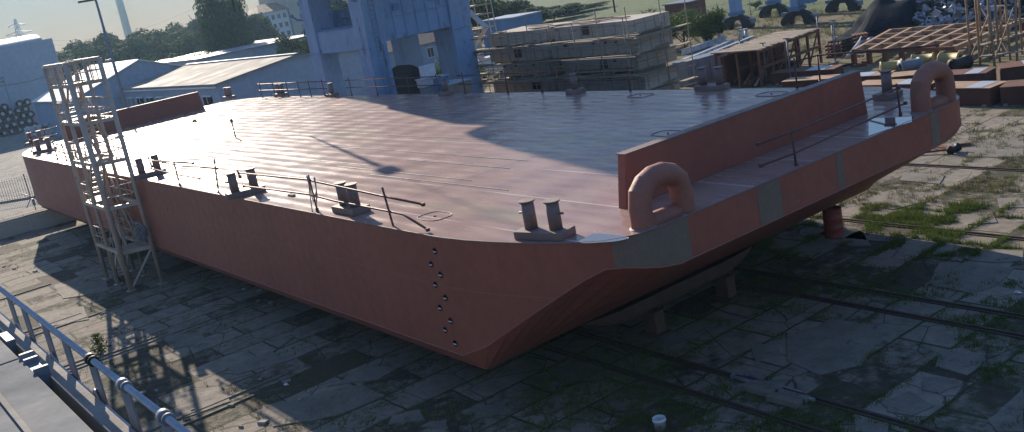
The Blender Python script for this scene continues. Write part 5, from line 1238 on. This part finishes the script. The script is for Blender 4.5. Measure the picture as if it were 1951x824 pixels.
# ------------------------------------------------------------------ near things on the yard floor
p=at(1590,450); b=thing('oil_drum','upright red rusty oil drum on the slabs behind the stern','drum',(p.x,p.y,0))
q=MB(); q.lathe([(.0,.02),(.27,.02),(.29,.0),(.295,.03),(.285,.05),(.285,.27),(.30,.29),(.285,.31),(.285,.57),(.30,.59),(.285,.61),(.285,.83),(.295,.86),(.29,.88),(.27,.88),(.268,.84)],n=28)
ob('shell',q,M['drumred'],b,world=False); q=MB(); q.lathe([(0,.835),(.27,.835)],n=28); ob('lid',q,M['rust'],b,world=False); b.scale=(1.2,1.2,1.22)
p=at(1259,820); b=thing('plastic_bucket','white plastic bucket standing in the shade at the lower edge','bucket',(p.x,p.y,0))
q=MB(); q.lathe([(0,.01),(.13,.01),(.135,0),(.155,.26),(.172,.27),(.172,.30),(.160,.30),(.168,.34),(.160,.345),(.150,.26),(.128,.03),(0,.03)],n=28); ob('shell',q,M['plasticwhite'],b,world=False)
q=MB(); q.path([(math.cos(R(a))*.172,math.sin(R(a))*.172,.30-.13*math.sin(R(a+20 if False else a))*1.0) for a in range(0,181,15)],.004,5); ob('handle',q,M['steel'],b,world=False)
q=MB(); q.box((.12,-.118,.17),(.05,.012,.06),rz=R(45)); ob('label',q,M['drumred'],b,world=False)
# pipes on the ground, lower right
for k,(a,b_,r_,lb) in enumerate((((1396,722),(1450,740),.06,'pale short pipe lying at the left of the lower right group'),((1432,735),(1552,768),.055,'longest pale pipe lying in the shade at lower right'),((1420,718),(1530,752),.03,'thin pipe lying behind the longest pale pipe'))):
    A_=at(*a);B_=at(*b_); q=MB(); q.tube(A_+Vector((0,0,r_+.02)),B_+Vector((0,0,r_+.02)),r_,10); q.tube(A_+Vector((0,0,r_+.02)),A_.lerp(B_,.06)+Vector((0,0,r_+.02)),r_*1.5,10); tag(ob('ground_pipe',q,M['steelgrey'],loc=A_),lb,'pipe')
for k,(px,py,lb) in enumerate(((1445,750,'left one of two thick planks below the pale pipe'),(1495,770,'right one of two thick planks below the pale pipe'))):
    p=at(px,py); q=MB(); q.box((0,0,.1),(.9,.28,.16)); q.box((.05,.32,.08),(.85,.22,.12)); o=ob('sleeper',q,M['slab'],world=False,bevel=.01); o.location=p; o.rotation_euler=(0,0,R(2)); tag(o,lb,'sleeper')
# winch with cable beyond the stern
p=at(1818,292); q=MB(); wn=thing('ground_winch','small dark chain winch lying on the slabs beyond the far stern corner','winch',tuple(p))
q.lathe([(0,-.3),(.2,-.3),(.2,-.26),(.1,-.24),(.1,.24),(.2,.26),(.2,.3),(0,.3)],n=16,c=p+Vector((0,0,.2)),M=Matrix.Rotation(R(90),3,'X')); ob('spool',q,M['black'],wn)
for a in ((1768,282),(1780,277),(1745,296)):
    A_=at(*a); q=MB(); q.bar(A_+Vector((0,0,.08)),p+Vector((0,0,.2)),.09,.09); ob('arm',q,M['rust'],wn)
q=MB(); q.bar(at(1815,282)+Vector((0,0,.1)),at(1850,278)+Vector((0,0,.1)),.12,.12); ob('arm',q,M['rust'],wn)
# broken slab heaps on the near side
rn=random.Random(31)
for k in range(40):
    px=rn.uniform(0,600); py=rn.uniform(470,820); p=at(px,py)
    if p.y<2.2: continue
    q=MB(); q.box((0,0,.03),(rn.uniform(.08,.3),rn.uniform(.06,.2),rn.uniform(.04,.1))); o=ob('rubble_stone',q,M['concrete'],world=False,bevel=.01); o.location=p; o.rotation_euler=(rn.uniform(-.2,.2),0,rn.uniform(0,3)); tag(o,'small piece of rubble lying on the slabs near the hull','rubble','rubble scattered beside the hull')
for k,(px,py,lb) in enumerate(((545,735,'small pale scrap of cloth lying in the shade left of the stern'),(1938,560,'small white scrap lying at the right edge in the shade'))):
    p=at(px,py); q=MB(); q.add([(-.1,-.05,.02),(.1,-.06,.05),(.12,.06,.03),(-.08,.07,.06),(0,0,.1)],[(0,1,4),(1,2,4),(2,3,4),(3,0,4),(0,3,2,1)]); o=ob('cloth_scrap',q,M['plasticwhite'],world=False); o.location=p; tag(o,lb,'scrap')

# ------------------------------------------------------------------ air
hm=bpy.data.materials.new('air_haze'); hm.use_nodes=True; hn=hm.node_tree; hn.nodes.clear()
vo=hn.nodes.new('ShaderNodeVolumePrincipled'); vo.inputs['Density'].default_value=.00022; vo.inputs['Color'].default_value=(.45,.70,1,1); vo.inputs['Anisotropy'].default_value=.45
oo=hn.nodes.new('ShaderNodeOutputMaterial'); hn.links.new(vo.outputs[0],oo.inputs['Volume'])
q=MB(); q.b2((-1010,-1010,-1.0),(1010,1010,70)); hz_=ob('haze',q,hm); tag(hz_,kind='stuff')
